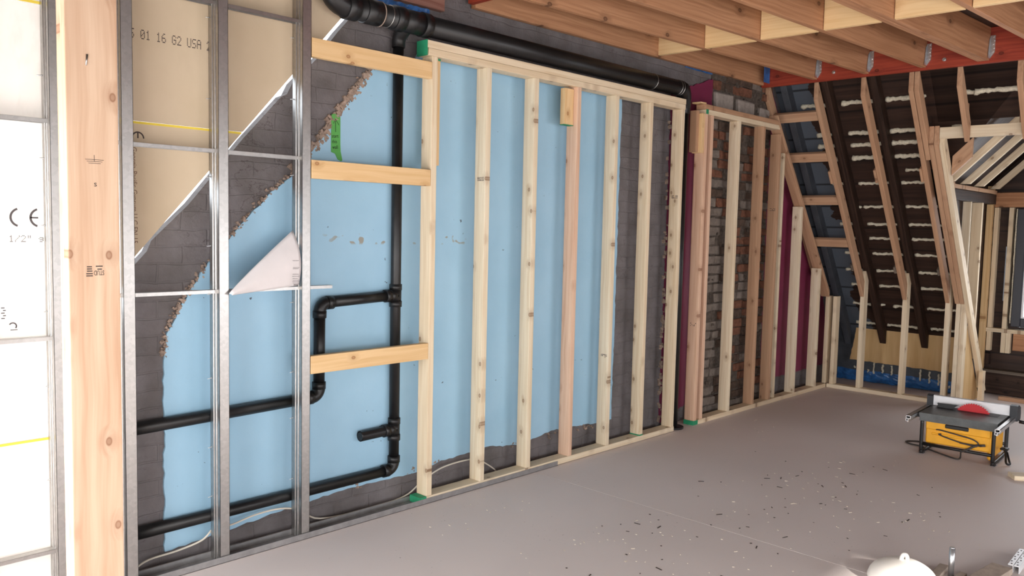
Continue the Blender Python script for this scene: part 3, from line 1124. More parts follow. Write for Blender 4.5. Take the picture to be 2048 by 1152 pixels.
rl = {3.132: 'new rafter second from the left wall, ending on the first knee wall stud', 2.732: 'new rafter third from the left wall, ending on the second knee wall stud', 2.355: 'new rafter beside the dormer trimmer, ending on the third knee wall stud'}
for y0, lab in rl.items():
    root = empty('rafter', (8.15, y0 + .019, 0.9), lab, 'rafter', 'new rafters on the sloping roof')
    rafter(y0, y0 + 0.038, 6.90, 8.188 - nx * D / 2, parent=root, name='rafter_member')
    for xc, ln in ((7.36, .13), (7.97, .07)):
        A = Vector((xc, y0 + 0.048, rz(xc, .02)))
        lumber('scab', A, A + Vector((0.5799, 0, -0.8147)) * ln, NO, 0.05, 0.018, grey_old if ln < .1 else rafter_wood, root)
root = empty('rafter', (7.5, 3.607, 2.0), 'new rafter against the brick and plum wall, mostly behind the stud wall', 'rafter', 'new rafters on the sloping roof')
rafter(3.572, 3.610, 6.88, 8.1, parent=root, name='rafter_member')
for i, (x, lab) in enumerate([(7.005, 'rafter blocking nearest the red beam, topmost of four rungs'), (7.245, 'rafter blocking second down from the red beam'), (7.515, 'rafter blocking third down from the red beam'), (7.795, 'rafter blocking lowest of the four rungs beside the stud wall')]):
    c = Vector((x, 0, rz(x))) + NO * 0.020
    d2 = Vector((0.5799, 0, -0.8147)) * 0.040
    o = lumber('rafter_blocking', (c + d2) + Vector((0, 3.172, 0)), (c + d2) + Vector((0, 3.570, 0)), d2, 0.086, 0.038, rafter_wood)
    tag(o, lab, 'blocking', 'blocking between the first two rafters')

# dormer trimmers
tr = empty('trimmer_rafter', (8.1, 2.27, 0.9), 'built-up trimmer of several rafter plies at the left of the dormer', 'rafter')
rafter(2.313, 2.351, 6.90, 7.27, parent=tr, name='trimmer_ply')
rafter(2.273, 2.311, 7.19, 8.188 - nx * D / 2, parent=tr, name='trimmer_ply')
rafter(2.233, 2.271, 7.19, 8.188 - nx * D / 2, parent=tr, name='trimmer_ply')
tag(rafter(2.193, 2.231, 7.20, 8.83, parent=tr, name='trimmer_ply', cutB=(0, 0, 1), mat=spruce), 'long pale outer ply running down to the floor')
k = MB()
k.prism([(8.285, 0.0), (8.84, 0.0), (8.80, 0.06), (8.285, 0.80)], 'y', 2.236, 2.248)
k.build('plywood_gusset', plywood, tr, (0, 0, 0))
o = stick('short_stud', 8.62, 8.70, 2.150, 2.190, 0, 0.29, spruce)
tag(o, 'short upright offcut standing at the foot of the dormer trimmer behind the table saw', 'stud')
o = stick('dormer_header', 7.222, 7.260, 0.85, 2.230, 2.345, 2.436, spruce)
tag(o, 'pale header across the top of the dormer opening', 'header beam')
for y0, lab in [(2.003, 'short jack rafter left of the other, between red beam and dormer header'), (1.600, 'short jack rafter at the right edge of the photo above the dormer header')]:
    root = empty('jack_rafter', (7.15, y0 + .02, 2.4), lab, 'rafter', 'jack rafters above the dormer header')
    rafter(y0, y0 + 0.038, 6.90, 7.182, parent=root, name='rafter_member')
    stick('ledger_strip', 7.262, 7.300, y0 + 0.040, y0 + 0.078, 2.44, 2.62, rafter_wood, root)

# dormer roof rafters
for x, mt, lab, dep, ylow in [(7.43, rafter_wood, 'wide orange dormer rafter next to the trimmer', 0.038, 2.165), (7.667, spruce, 'pale dormer rafter second from the room side', 0.058, 2.25), (8.115, spruce, 'pale dormer rafter third from the room side', 0.058, 2.25), (8.537, spruce, 'pale dormer rafter fourth from the room side', 0.058, 2.25), (9.063, spruce, 'pale dormer rafter farthest back against the front wall', 0.058, 2.25)]:
    zlow = 2.008 if x > 7.5 else 2.10
    A = Vector((x + 0.019, ylow, zlow))
    yt = 1.56 if x > 7.5 else 2.04
    Bv = Vector((x + 0.019, yt, zlow + (ylow - yt)))
    nr = Vector((0, 1, 1)).normalized()
    if x < 7.5:
        A.z += 0.06
        Bv.z += 0.06
        o = lumber('dormer_rafter', A + Vector((0, .02, -.02)), Bv, (0, 1, 1), 0.112, 0.038, mt, cutA=(0, 1, 0), cutB=(0, 1, 0))
    else:
        o = lumber('dormer_rafter', A + nr * dep / 2, Bv + nr * dep / 2, nr, dep, 0.038, mt, cutA=(0, 0, 1), cutB=(0, 1, 0))
    tag(o, lab, 'rafter', 'sloping rafters of the dormer roof')
o = stick('dormer_ridge_board', 7.26, 9.22, 1.541, 1.558, 2.60, 2.78, rafter_wood)
tag(o, 'ridge board along the top of the dormer roof', 'ridge board')
cheek = empty('dormer_cheek_frame', (8.4, 2.27, 0), 'left cheek framing of the dormer with an old dark plate under a pale one', 'stud wall')
for x0, x1 in [(7.60, 8.06), (8.08, 8.48), (8.50, 9.13)]:
    stick('top_plate', x0, min(x1, 9.105), 2.252, 2.340, 1.978, 2.014, rafter_wood, cheek)
tag(stick('old_plate', 7.62, 9.10, 2.255, 2.335, 1.880, 1.972, old_wood, cheek), 'old dark plate')
stick('stud', 8.635, 8.673, 2.252, 2.340, 0.40, 1.880, spruce, cheek)
stick('stud', 8.350, 8.372, 2.270, 2.340, 0.70, 1.880, spruce, cheek)
tag(lumber('old_brace', (7.92, 2.30, 1.875), (8.46, 2.30, 0.72), (1, 0, 0), 0.075, 0.06, old_wood, cheek), 'old dark diagonal member')
stick('end_block', 7.60, 7.638, 2.21, 2.25, 1.86, 2.02, rafter_wood, cheek)
fr = empty('dormer_front_frame', (9.2, 1.7, 0), 'front framing of the dormer around the dark window', 'stud wall')
tag(stick('corner_post', 9.11, 9.165, 2.284, 2.338, 0.05, 2.06, noggin_wood, fr), 'tall yellowish corner post')
stick('stud', 9.17, 9.24, 2.242, 2.281, 0.43, 1.852, spruce, fr)
stick('stud', 9.17, 9.24, 2.113, 2.153, 0.42, 1.852, spruce, fr)
stick('stud', 9.17, 9.24, 2.072, 2.111, 0.42, 0.62, spruce, fr)
stick('window_header', 9.165, 9.24, 0.85, 2.281, 1.855, 1.998, joist_wood, fr)
stick('rough_sill', 9.14, 9.24, 0.85, 2.285, 0.622, 0.660, spruce, fr)
tag(stick('apron_board', 9.205, 9.24, 0.9, 2.056, 0.450, 0.621, joist_wood, fr), 'orange brown board under the sill')
tag(stick('lower_rail', 9.10, 9.24, 0.85, 2.290, 0.221, 0.250, grey_old, fr), 'pale grey lower rail')
tag(stick('old_fascia', 9.15, 9.24, 0.85, 2.290, 0.005, 0.215, old_wood, fr), 'dark old board near the floor')
tag(stick('old_block', 9.18, 9.24, 2.246, 2.30, 0.29, 0.40, old_wood, fr), 'dark old block')
o = stick('timber_scrap', 8.86, 8.93, 1.80, 2.07, 0.0, 0.035, rafter_wood)
tag(o, 'rough timber scrap on the floor under the dormer window', 'wood scrap')

# old rafters between the new ones
for y0, xb, lab in [(3.47, 8.75, 'old dark rafter nearest the party wall, smeared with grey'), (3.098, 8.715, 'old dark rafter with a pointed tail, between the second and third new rafters'), (2.690, 8.715, 'old dark rafter with a pointed tail left of the dormer trimmer')]:
    o = rafter(y0, y0 + 0.062, 6.95, xb, off=0.285, dep=0.095, mat=grey_mem if y0 > 3.4 else old_wood, name='old_rafter', cutB=(1, 0, 0))
    tag(o, lab, 'rafter', 'old dark rafters under the roof boards')

# ------------------------------------------------------------------ ceiling joists, beams and blocking
SK = -0.062
hb = empty('header_beam', (6.85, 0.2, 2.835), 'long red stained beam carrying the far ends of the ceiling joists', 'beam')
stick('beam_member', 6.815, 6.855, -3.1, 3.60, 2.835, 3.09, red_wood, hb)
k = MB()
for y in (2.95, 2.10, 1.35):
    k.tube([(6.816, y, 2.895), (6.806, y, 2.895)], 0.014, 12)
    k.tube([(6.806, y, 2.895), (6.796, y, 2.895)], 0.008, 6)
k.build('bolt_head', hanger_steel, hb)
hb2 = empty('header_beam', (3.29, 0.2, 2.84), 'red stained beam above the start of the timber wall carrying the near joist ends', 'beam')
stick('beam_member', 3.285, 3.325, -3.1, 3.60, 2.84, 3.09, red_wood, hb2)
jl = [(3.578, 'rough brown ceiling joist running along the party wall above the drain', 1), (3.190, 'ceiling joist second from the party wall', 1), (2.763, 'ceiling joist third from the party wall', 1), (2.330, 'ceiling joist fourth from the party wall', 1), (1.895, 'doubled ceiling joist fifth from the party wall, near the right edge', 2), (1.470, 'ceiling joist sixth from the party wall, at the right edge of the photo', 1), (1.05, 'ceiling joist seventh from the party wall', 1), (0.62, 'ceiling joist eighth from the party wall', 1), (0.2, 'ceiling joist ninth from the party wall', 1)]
ydir = Vector((1, SK, 0)).normalized()
yn = Vector((-SK, 1, 0)).normalized()


def jy(yR, x):
    sk = SK if yR < 3.5 else -0.002
    return yR + sk * (x - 5.19)


for idx, (yR, lab, plies) in enumerate(jl):
    root = empty('ceiling_joist', (5.1, yR + 0.02, ZJ), lab, 'joist', 'joists of the flat ceiling')
    for pn in range(plies):
        a = Vector((3.328, jy(yR, 3.328) + 0.019 + pn * 0.040, ZJ + 0.12 - (0.028 if idx == 0 else 0)))
        e = Vector((6.812, jy(yR, 6.812) + 0.019 + pn * 0.040, ZJ + 0.12))
        lumber('joist_member', a, e, (0, 0, 1), 0.238, 0.038, joist_wood, root, cutA=(1, 0, 0), cutB=(1, 0, 0))
    if idx in (1, 2, 3, 4, 5):
        k = MB()
        y = jy(yR, 6.81)
        zz0, zz1 = ZJ + 0.012, ZJ + 0.178
        # flange nailed to the beam: pointed at the foot
        k.prism([(y - 0.002, zz0), (y - 0.034, zz0 + 0.045), (y - 0.034, zz1), (y - 0.002, zz1)], 'x', 6.808, 6.8142)
        k.prism([(6.76, zz0), (6.812, zz0), (6.812, zz1), (6.78, zz1 - .03)], 'y', y - 0.0035, y - 0.001)
        for q in range(5):
            k.tube([(6.807, y - 0.020 - (q % 2) * .006, zz0 + 0.05 + q * 0.027), (6.802, y - 0.020 - (q % 2) * .006, zz0 + 0.05 + q * 0.027)], 0.007, 8)
        k.build('joist_hanger', hanger_steel, root)
for (ya, yb, lab) in [(3.205, 3.60, 'blocking nearest the party wall, dull and shaded'), (2.805, 3.188, 'bright pine blocking between the second and third joists'), (2.372, 2.761, 'bright pine blocking between the third and fourth joists'), (1.978, 2.328, 'bright pine blocking between the fourth joist and the doubled joist'), (1.512, 1.893, 'bright pine blocking right of the doubled joist'), (1.092, 1.468, 'bright pine blocking beside the seventh joist')]:
    if ya > 3.2:
        ya, yb = 3.232, 3.582
    o = lumber('joist_blocking', (5.19 + 0.019, ya, ZJ + 0.119), (5.19 + 0.019 + (yb - ya) * -0.02, yb, ZJ + 0.119), (0, 0, 1), 0.236, 0.038, block_wood, cutA=(SK, 1, 0), cutB=(SK, 1, 0))
    tag(o, lab, 'blocking', 'row of blocking between the joists')

# membrane and ledger boards above the drain
mb_ = MB()
rows = [[(2.60 + i * 0.019, 3.60 + random.uniform(-.003, .003), 2.720 + j * 0.014 + random.uniform(-.003, .003)) for i in range(22)] for j in range(3)]
mb_.quadstrip(rows)
o = mb_.build('blue_membrane_strip', membrane)
o.modifiers.new('t', 'SOLIDIFY').thickness = 0.004
tag(o, 'blue membrane strip along the wall just above the tee of the wide drain', 'membrane')
mb_ = MB()
mb_.quadstrip([[(5.62 + i * 0.06, YW - 0.012 + random.uniform(-.003, .003), 2.835 + j * 0.02 + random.uniform(-.003, .003)) for i in range(20)] for j in range(3)])
o = mb_.build('blue_membrane_strip', membrane)
o.modifiers.new('t', 'SOLIDIFY').thickness = 0.004
tag(o, 'blue membrane strip above the exposed bricks under the wall joist', 'membrane')
o = stick('wall_ledger', 2.20, 3.10, 3.590, 3.628, 2.757, 2.85, wood('red_streaked_board', lin(150, 112, 100), lin(118, 74, 62), lin(60, 40, 34), knots=0.2))
tag(o, 'dull red streaked ledger board on the wall above the wide drain', 'ledger board')
k = MB()
k.prism(cyc([(6.70, 2.86), (6.80, 2.86), (6.80, 3.0), (6.70, 3.0)], .002), 'y', 3.515, 3.519)
o = k.build('blue_tape', membrane)
tag(o, 'patch of blue membrane at the far end of the wall joist', 'membrane')

# ------------------------------------------------------------------ drain pipes
YP = 3.585
dr = empty('drain_pipe', (2.77, 3.56, 0), 'black plastic drain piping with a wide upper run and narrow branches on the blue wall', 'drain pipe')
YB, ZB, RB = 3.484, 2.622, 0.0555


def bend(c, a, b_, r, n=8):
    """quarter bend from c+a to c+b"""
    c, a, b_ = Vector(c), Vector(a), Vector(b_)
    o_ = c + a + b_
    return [o_ - b_ * math.cos(t) - a * math.sin(t) for t in [HP * i / n for i in range(n + 1)]]


k = MB(); k.tube([(2.42, YB, ZB), (5.36, YB, ZB)], RB, 24); tag(k.build('wide_pipe', black_abs, dr), 'wide pipe')
k = MB()
pts = bend((2.275, YB, ZB), (0, 0, 0.095), (0.095, 0, 0), 0)
k.tube([(2.275, YB, ZB + 0.40), (2.275, YB, ZB + 0.15)] + pts + [(2.40, YB, ZB)], 0.0575, 24)
k.tube([(2.36, YB, ZB), (2.425, YB, ZB)], 0.064, 24)
k.tube([(2.275, YB, ZB + .08), (2.275, YB, ZB + .15)], 0.064, 24)
k.build('wide_elbow', black_abs, dr)
k = MB(); k.tube([(2.47, YB, ZB), (2.565, YB, ZB)], 0.063, 24)
o = k.build('coupling', black_abs, dr)
k = MB(); k.tube([(2.566, YB, ZB), (2.572, YB, ZB)], 0.0635, 24)
k.build('cement_ring', plaster_edge, dr)
k = MB()
k.tube([(2.655, YB, ZB), (2.715, YB, ZB)], 0.064, 24)
k.tube([(2.715, YB, ZB), (2.84, YB, ZB)], 0.0595, 24)
k.tube([(2.84, YB, ZB), (2.89, YB, ZB)], 0.064, 24)
k.tube([(2.773, YB + .03, ZB), (2.773, YB + .062, ZB - .035), (2.773, YP - .012, ZB - .060), (2.773, YP, ZB - 0.085), (2.773, YP, ZB - 0.12)], [0.042, 0.040, 0.038, 0.036, 0.036], 20)
k.build('wide_tee', black_abs, dr)
for xw, rr in ((2.625, .057), (4.98, .057), (5.30, .057), (5.33, .057)):
    k = MB()
    k.tube([(xw + math.sin(t) * .004, YB + rr * math.cos(t), ZB + rr * math.sin(t)) for t in [2 * math.pi * i / 20 for i in range(21)]], 0.0022, 6)
    k.build('hanger_wire', steel, dr)
# far drop beside the second stud wall
k = MB()
k.tube(smooth_pts([(5.35, YB, ZB), (5.40, YB + .01, ZB - .008), (5.452, YB + .035, ZB - .05), (5.490, YB + .06, ZB - .11), (5.494, 3.555, ZB - .16)], 5), 0.0575, 20)
k.build('wide_elbow', black_abs, dr)
k = MB(); k.tube([(5.494, 3.555, ZB - 0.15), (5.494, 3.555, 0.012)], RB - .002, 20)
k.build('wide_drop_pipe', black_abs, dr)
k = MB(); k.tube([(5.494, 3.535, 0.0), (5.494, 3.535, 0.014)], 0.085, 20)
k.build('floor_collar', black_abs, dr)
RP = 0.0285
k = MB(); k.tube([(2.773, YP, ZB - .075), (2.773, YP, 0.25)], RP, 20); k.build('vertical_pipe', black_abs, dr)


def tee(x, z, blen=0.075):
    k = MB()
    k.tube([(x, YP, z - 0.062), (x, YP, z - 0.030)], 0.0345, 20)
    k.tube([(x, YP, z + 0.030), (x, YP, z + 0.062)], 0.0345, 20)
    k.tube([(x, YP, z - 0.035), (x, YP, z + 0.035)], 0.0315, 20)
    k.tube([(x, YP, z), (x - 0.045, YP, z)], 0.0315, 20)
    k.tube([(x - 0.042, YP, z), (x - blen, YP, z - .001)], 0.0345, 20)
    return k.build('tee', black_abs, dr)


def elbow(cx, cz, dx, dz):
    """quarter elbow: leaves centre towards (dx,0) and (0,dz)"""
    k = MB()
    r = 0.045
    pts = bend((cx, YP, cz), (dx * r, 0, 0), (0, 0, dz * r), 0)
    k.tube(pts, 0.0315, 20)
    k.tube([(cx + dx * 0.040, YP, cz), (cx + dx * 0.075, YP, cz)], 0.0345, 20)
    k.tube([(cx, YP, cz + dz * 0.040), (cx, YP, cz + dz * 0.075)], 0.0345, 20)
    return k.build('elbow', black_abs, dr)


tee(2.773, 1.168)
k = MB(); k.tube([(2.71, YP, 1.167), (2.36, YP, 1.153)], RP, 20); k.build('branch_pipe', black_abs, dr)
elbow(2.292, 1.150, 1, -1)
k = MB(); k.tube([(2.292, YP, 1.085), (2.290, YP, 0.735)], RP, 20); k.build('branch_pipe', black_abs, dr)
elbow(2.290, 0.672, -1, 1)
k = MB(); k.tube([(2.225, YP, 0.671), (1.12, YP, 0.646)], RP, 20); k.build('branch_pipe', black_abs, dr)
tee(2.773, 0.424)
k = MB()
k.tube([(2.705, YP, 0.423), (2.545, YP, 0.420)], RP, 20, caps=False)
k.tube([(2.545, YP, 0.420), (2.60, YP, 0.421)], RP - 0.005, 20, caps=True)
V = list(k.bm.verts)
k.build('open_stub', black_abs, dr)
elbow(2.773, 0.198, -1, 1)
k = MB(); k.tube([(2.71, YP, 0.198), (1.12, YP, 0.186)], RP, 20); k.build('branch_pipe', black_abs, dr)

# ------------------------------------------------------------------ note, paper, cable
gt = MB()
gx, gy = 2.402, YW - 0.0145
out = [(gx - 0.027, 2.105), (gx - 0.012, 2.112), (gx + 0.012, 2.108), (gx + 0.027, 2.098), (gx + 0.028, 1.965), (gx + 0.030, 1.925), (gx + 0.040, 1.880), (gx + 0.033, 1.874), (gx + 0.012, 1.882), (gx - 0.004, 1.91), (gx - 0.028, 1.918)]
gt.prism(out, 'y', gy, gy + 0.0006)
note = gt.build('green_tape_note', green_tape_m, None)
tag(note, 'strip of green tape with an arrow and handwriting stuck to the blue wall', 'note')
k = MB()
k.tube([(gx - .002, gy - .0002, 2.020), (gx - .003, gy - .0002, 2.086)], 0.0014, 6)
k.tube([(gx - .014, gy - .0002, 2.062), (gx - .003, gy - .0002, 2.086), (gx + .018, gy - .0002, 2.058)], 0.0014, 6)
k.build('drawn_arrow', ink_black, note)
for s_, z, x in (('start', 1.990, gx - .024), ('this', 1.962, gx - .022), ('wall', 1.934, gx - .020)):
    text_mesh('handwriting', s_, 0.026, ink_black, note, (x, gy - .0004, z), RX @ Matrix.Rotation(0.08, 4, 'Z') @ Matrix.Shear('XZ', 4, (0.0, 0.0)), sx=0.82)

# curled sheet of paper resting on the bracing channel
pm = MB()
rows = []
NI, NJ = 26, 14
yz0 = WF + 0.040
for i in range(NI + 1):
    t = i / NI
    r = []
    for j in range(NJ + 1):
        s_ = j / NJ
        # lower edge runs along the channel, upper edge sweeps from the far bottom corner to the tall near end
        xb, zb = 1.747 + 0.360 * t, 1.225 + 0.030 * t
        zt = zb + 0.008 + 0.255 * t ** 0.92
        x = xb - 0.012 * s_ * (1 - t) + 0.0 * s_
        z = zb + (zt - zb) * s_
        curl = (0.045 * math.sin(math.pi * s_) * (0.35 + 0.65 * t)) + 0.035 * (1 - t)
        r.append((x, yz0 - 0.020 - curl + 0.055 * s_ * t, z))
    rows.append(r)
pm.quadstrip(rows)
pap = pm.build('paper_sheet', paper_m, None)
for pf in pap.data.polygons:
    pf.use_smooth = True
pap.modifiers.new('t', 'SOLIDIFY').thickness = 0.0008
tag(pap, 'curled white sheet of paper tucked into the steel stud frame', 'paper')
k = MB()
yp = yz0 - 0.075
for z in (1.268, 1.275, 1.282, 1.290, 1.30, 1.31, 1.336, 1.342, 1.375):
    k.box(2.045 + random.uniform(0, .006), 2.075 + random.uniform(0, .012), yz0 - 0.064 - 0.0, yz0 - 0.0634, z, z + 0.0018)
k.box(2.056, 2.08, yz0 - 0.060, yz0 - 0.0594, 1.2585, 1.263)
k.build('printed_lines', ink_grey, pap)

cb = MB()
cp = [(1.30, 3.575, 0.006), (1.36, 3.585, 0.03), (1.43, 3.59, 0.055), (1.55, 3.58, 0.065), (1.66, 3.565, 0.09), (1.72, 3.562, 0.135), (1.80, 3.562, 0.128), (1.92, 3.562, 0.146), (2.05, 3.562, 0.146), (2.16, 3.565, 0.115), (2.30, 3.585, 0.03), (2.6, 3.595, 0.008), (2.86, 3.595, 0.02), (2.98, 3.585, 0.085), (3.12, 3.58, 0.135), (3.30, 3.58, 0.145), (3.42, 3.585, 0.125), (3.55, 3.59, 0.05), (3.6, 3.595, 0.006)]


cb.tube(smooth_pts(cp), 0.0045, 8)
o = cb.build('electric_cable', cable_m)
tag(o, 'white electric cable looping along the floor behind the studs', 'cable')

# ------------------------------------------------------------------ table saw
U0 = Vector((6.206, 1.690, 0))
SAW = Matrix.Translation(U0) @ Matrix(((0.053, 0.9986, 0, 0), (-0.9986, 0.053, 0, 0), (0, 0, 1, 0), (0, 0, 0, 1)))
# local frame: x to the photo's right, y away from the camera, z up
saw = empty('table_saw', U0, 'yellow portable table saw with red blade standing on the grey floor', 'table saw')


def sp(mb, name, mat, label=None, parent=None):
    o = mb.build(name, mat, parent or saw, None, SAW)
    return tag(o, label) if label else o


k = MB(); k.prism([(-.246, 0.0), (.246, 0.0), (.246, .50), (-.246, .50)], 'z', .278, .300); k.prism([(-.243, .003), (.243, .003), (.238, .02), (-.238, .02)], 'z', .243, .279)
k.box(-.243, .243, .01, .03, .245, .279)
k.box(-.243, -.22, .01, .49, .25, .279); k.box(.22, .243, .01, .49, .25, .279)
top = sp(k, 'table_top', grey_top, 'grey metal table top')
k = MB(); k.box(-.20, .20, .235, .335, .2995, .3015)
sp(k, 'throat_plate', dark_grey, None, top)
k = MB()
k.box(-.205, .205, .035, .05, .085, .245, bev=.008)
k.box(-.205, .205, .045, .40, .10, .245, bev=.01)
k.box(-.205, .205, .026, .04, .185, .245, bev=.006)
k.box(-.165, .06, .028, .036, .150, .166, bev=.004)
k.box(.185, .212, .05, .42, .03, .245, bev=.01)
k.box(-.212, -.19, .06, .42, .09, .245, bev=.01)
k.prism([(.16, .40), (.2, .40), (.2, .46), (.16, .46)], 'z', 0.02, 0.2)
sp(k, 'body', yellow_p, 'yellow plastic body')
k = MB()
k.box(-.085, .075, .021, .045, .205, .243, bev=.01)
sp(k, 'handle_recess', black_metal)
k = MB()
R_ = 0.0125


def cage(y, sgn=1):
    pts = [(-.226, y, .245), (-.226, y, .06), (-.222, y + .005, .028), (-.205, y + .02, .0145), (-.16, y + .06, .0135)]
    return pts


for sx in (-1, 1):
    # side loops: front leg, floor skid, rear leg
    P = [(sx * .226, .018, .262), (sx * .226, .018, .06), (sx * .226, .028, .028), (sx * .226, .055, .0135), (sx * .226, .42, .0135), (sx * .226, .447, .028), (sx * .226, .457, .06), (sx * .226, .457, .262)]
    k.tube(smooth_pts(P, 4), R_, 10)
k.tube([(-.226, .018, .075), (.226, .018, .075)], R_ * .9, 10)
k.tube([(-.226, .457, .075), (.226, .457, .075)], R_ * .9, 10)
sp(k, 'tube_frame', black_metal, 'black tubular steel frame')
for sx in (-1, 1):
    for yy in (.05, .425):
        k = MB(); k.box(sx * .226 - .016, sx * .226 + .016, yy - .02, yy + .02, 0, .006, bev=.002); k.box(sx * .226 - .014, sx * .226 + .014, yy - .012, yy + .012, .005, .012)
        sp(k, 'rubber_foot', dark_grey)
for sx, nm in ((-1, 'fence_rail'), (1, 'fence_rail')):
    k = MB()
    x = sx * 0.275
    y0, y1 = -.155, .52
    k.box(x - .016, x + .016, y0, y1, .292, .296); k.box(x - .016, x - .012, y0, y1, .258, .296); k.box(x + .012, x + .016, y0, y1, .276, .296)
    k.box(x - .016, x + .016, y0, y1, .274, .278); k.box(x - .004, x, y0, y1, .250, .278); k.box(x - .014, x + .004, y0, y1, .256, .259)
    sp(k, 'fence_rail', bright_al, 'bright aluminium fence rail')
    k = MB(); k.box(min(sx * .24, x), max(sx * .24, x), .06, .10, .255, .275); k.box(min(sx * .24, x), max(sx * .24, x), .40, .44, .255, .275)
    sp(k, 'rail_bracket', dark_grey)
k = MB()
k.box(-.245, .25, .362, .366, .3015, .375); k.box(-.245, .25, .362, .40, .3015, .305); k.box(-.245, .25, .362, .392, .371, .375); k.box(-.245, .25, .388, .392, .3015, .375)
k.box(-.245, .25, .359, .363, .318, .321); k.box(-.245, .25, .359, .363, .3015, .306)
fn = sp(k, 'rip_fence', white_al, 'white rip fence')
k = MB(); k.prism([(.355, .268), (.355, .366), (.37, .376), (.40, .376), (.42, .35), (.43, .30), (.42, .268)], 'x', -.288, -.247); sp(k, 'fence_clamp', dark_grey, None, fn)
k = MB(); k.prism([(.355, .268), (.355, .376), (.40, .380), (.47, .355), (.485, .31), (.48, .27), (.44, .262)], 'x', .252, .300); sp(k, 'fence_clamp', dark_grey, None, fn)
k = MB(); k.tube([(.30, .44, .255), (.345, .44, .252)], [.012, .012], 12); k.tube([(.335, .44, .25), (.362, .44, .25)], .022, 14)
sp(k, 'clamp_knob', black_metal, None, fn)
# blade: toothed disc standing through the slot
k = MB()
bc, br_ = (0.035, 0.235), 0.128
poly = []
for i in range(48):
    a0 = 2 * math.pi * i / 48
    for da, rr in ((0.0, br_), (0.045, br_ + .0005), (0.05, br_ - .008), (0.11, br_ - .004)):
        poly.append((bc[0] - rr * math.cos(a0 + da), bc[1] + rr * math.sin(a0 + da)))
k.prism(poly, 'y', .298, .3005)
sp(k, 'saw_blade', blade_red, 'red coated circular blade')
k = MB()
k.prism([(-.205, .302), (-.198, .322), (-.204, .330), (-.196, .334), (-.188, .332), (-.16, .333), (-.06, .335), (-.07, .330), (-.10, .302)], 'y', .296, .303)
sp(k, 'riving_knife', black_metal, 'dark riving knife with a hooked end')
k = MB()
P = [(-.135, .027, .190), (-.10, .020, .192), (.00, .016, .180), (.095, .018, .165), (.135, .018, .140), (.10, .014, .122), (.02, .014, .130), (-.08, .017, .150), (-.115, .022, .160), (-.10, .018, .166)]
k.tube(smooth_pts(P, 6), 0.005, 8)
k.tube(smooth_pts([(.03, .006, .065), (.07, .0, .09), (.11, .006, .118), (.13, .012, .125)], 5), [.0075] * 16, 8)
k.tube(smooth_pts([(.02, .012, .128), (.09, .013, .125), (.15, .012, .130)], 5), .006, 8)
k.tube([(.145, .012, .130), (.178, .012, .137)], .009, 8)
sp(k, 'power_cord', cord_m, 'grey power cord looped on the front')
k = MB()
P = [(-.20, .30, .05), (-.24, .33, .014), (-.33, .36, .006), (-.40, .30, .006), (-.36, .24, .006), (-.28, .22, .006), (-.20, .16, .006), (-.10, .09, .006), (.0, .03, .006), (.02, .06, .010), (.03, .02, .06)]
k.tube(smooth_pts(P, 7), 0.0055, 8)
sp(k, 'power_cord', cord_m, 'power cord trailing across the floor')
k = MB()
P = [(.26, .20, .10), (.275, .18, .06), (.285, .14, .02), (.300, .12, .010), (.310, .14, .012), (.295, .18, .03), (.275, .22, .07)]
k.tube(smooth_pts(P, 5), 0.007, 8)
k.box(.235, .285, .19, .24, .085, .10, bev=.004)
k.box(.24, .25, .30, .31, .08, .24)
sp(k, 'blade_wrench', black_metal, 'black wrench hanging on the side')

# ------------------------------------------------------------------ foreground odds and ends at the lower right
tub = empty('white_plastic_lid', (3.80, 1.20, 0), 'white domed plastic lid with a loop on top, on the floor at the bottom edge', 'lid')
k = MB()
prof = [(0.145, 0.0), (0.148, 0.012)] + [(0.145 * math.cos(t), 0.012 + 0.088 * math.sin(t)) for t in [HP * i / 12 for i in range(1, 12)]] + [(0.001, 0.100)]
k.lathe(prof, (3.835, 1.228, 0), 40)
k.build('dome', white_pl, tub)
k = MB()
k.tube(smooth_pts([(3.828, 1.236, 0.085), (3.830, 1.234, 0.108), (3.836, 1.229, 0.122), (3.846, 1.221, 0.120), (3.851, 1.217, 0.105), (3.851, 1.217, 0.08)], 4), 0.009, 10)
k.build('loop', white_pl, tub)
k = MB()
k.tube([(4.061, 1.092, 0.0), (4.061, 1.092, 0.132)], 0.0125, 14)
k.tube([(4.061, 1.092, 0.132), (4.061, 1.092, 0.137)], [0.0125, 0.010], 14)
o = k.build('threaded_rod', rod_m)
tag(o, 'short grey metal rod standing upright on the floor among the offcuts', 'metal rod')


def offcut(name, cx, cy, z0, L, Wd, H, ang, mat, label, cat='wood offcut', tilt=0.0):
    o = lumber(name, (-L / 2, 0, 0), (L / 2, 0, 0), (0, 1, 0), Wd, H, mat)
    R = Matrix.Translation((cx, cy, z0 + H / 2)) @ Matrix.Rotation(ang, 4, 'Z') @ Matrix.Rotation(tilt, 4, 'Y')
    o.matrix_basis = R @ o.matrix_basis
    WM[o.name] = o.matrix_basis.copy()
    return tag(o, label, cat)


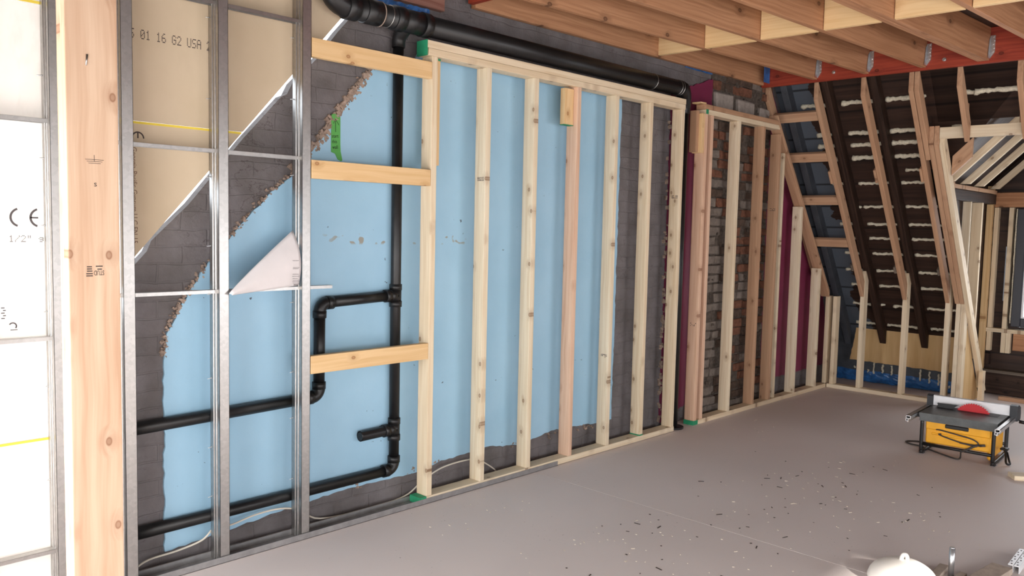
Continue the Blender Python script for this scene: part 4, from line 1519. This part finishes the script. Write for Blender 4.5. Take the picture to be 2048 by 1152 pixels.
offcut('wood_offcut', 4.035, 1.135, 0.0, 0.19, 0.04, 0.022, 0.05, offcut_m, 'grey offcut lying between the white lid and the upright rod')
offcut('wood_offcut', 4.03, 1.052, 0.0, 0.15, 0.032, 0.018, 0.0, offcut_m, 'small thin offcut right of the upright rod')
offcut('wood_offcut', 4.09, 0.965, 0.0, 0.42, 0.09, 0.03, -0.12, offcut_m, 'wide brown board offcut at the bottom right beside the white strips')
for i, (dx, lab) in enumerate([(0.0, 'white slotted metal strip lying left of its twin at the bottom right corner'), (0.05, 'white slotted metal strip at the very bottom right corner')]):
    st_ = empty('slotted_strip', (4.50, 0.83 - dx, 0), lab, 'metal strip', 'white slotted strips')
    a = 0.04
    k = MB()
    k.box(-.13, .13, -.0115, .0115, 0.031, 0.036, bev=.001)
    k.box(-.13, .13, -.0115, -.0085, 0.0, 0.033)
    X_ = Matrix.Translation((4.452, 0.917 - dx * .5, 0)) @ Matrix.Rotation(a, 4, 'Z')
    k.build('strip_body', white_al, st_, None, X_)
    k = MB()
    for q in range(7):
        k.box(-.12 + q * .036, -.108 + q * .036, -.004 + (q % 2) * .006, .002 + (q % 2) * .006, 0.0362, 0.0366)
    k.build('slot', ink_grey, st_, None, X_)
offcut('wood_offcut', 6.11, 1.20, 0.0, 0.26, 0.10, 0.03, -0.95, spruce, 'clean pale offcut lying in front of the table saw at the right edge')
offcut('wood_offcut', 5.46, 3.49, 0.0, 0.10, 0.07, 0.012, 0.2, pine_pink, 'thin wood scrap on the floor between the two stud walls') if False else None

# ------------------------------------------------------------------ debris on the floor
k = MB()
clusters = [(4.5, 2.2, .5), (4.9, 1.9, .5), (4.2, 1.9, .5), (3.6, 2.0, .5), (5.3, 2.0, .5), (4.6, 1.5, .4), (3.2, 2.3, .4), (5.0, 2.4, .5)]
for i in range(70):
    cx, cy, sg = random.choice(clusters)
    x, y = random.gauss(cx, sg * .7), random.gauss(cy, sg * .55)
    if y > 3.3 or y < 0.9:
        continue
    L = random.choice([.003, .004, .005, .006, .009, .018])
    k.box(x - L, x + L, y - .0025, y + .0025, 0.0002, 0.0022, rot=Matrix.Rotation(random.uniform(0, 3.1), 4, 'Z'), jit=.0008)
o = k.build('floor_chips', chip_m)
tag(o, 'dark wood chips and crumbs scattered over the grey floor', 'debris', kind='stuff')
k = MB()
for i in range(150):
    cx, cy, sg = random.choice(clusters + [(3.2, 2.0, .4), (6.0, 3.0, .3), (3.1, 3.2, .3)])
    x, y = random.gauss(cx, sg * .7), random.gauss(cy, sg * .55)
    if y > 3.4 or y < 0.9:
        continue
    L = random.choice([.002, .003, .003, .005, .009])
    k.box(x - L, x + L, y - .002, y + .002, 0.0002, 0.002, rot=Matrix.Rotation(random.uniform(0, 3.1), 4, 'Z'), jit=.0006)
o = k.build('floor_shavings', dust_m)
tag(o, 'pale sawdust flakes scattered over the grey floor', 'debris', kind='stuff')
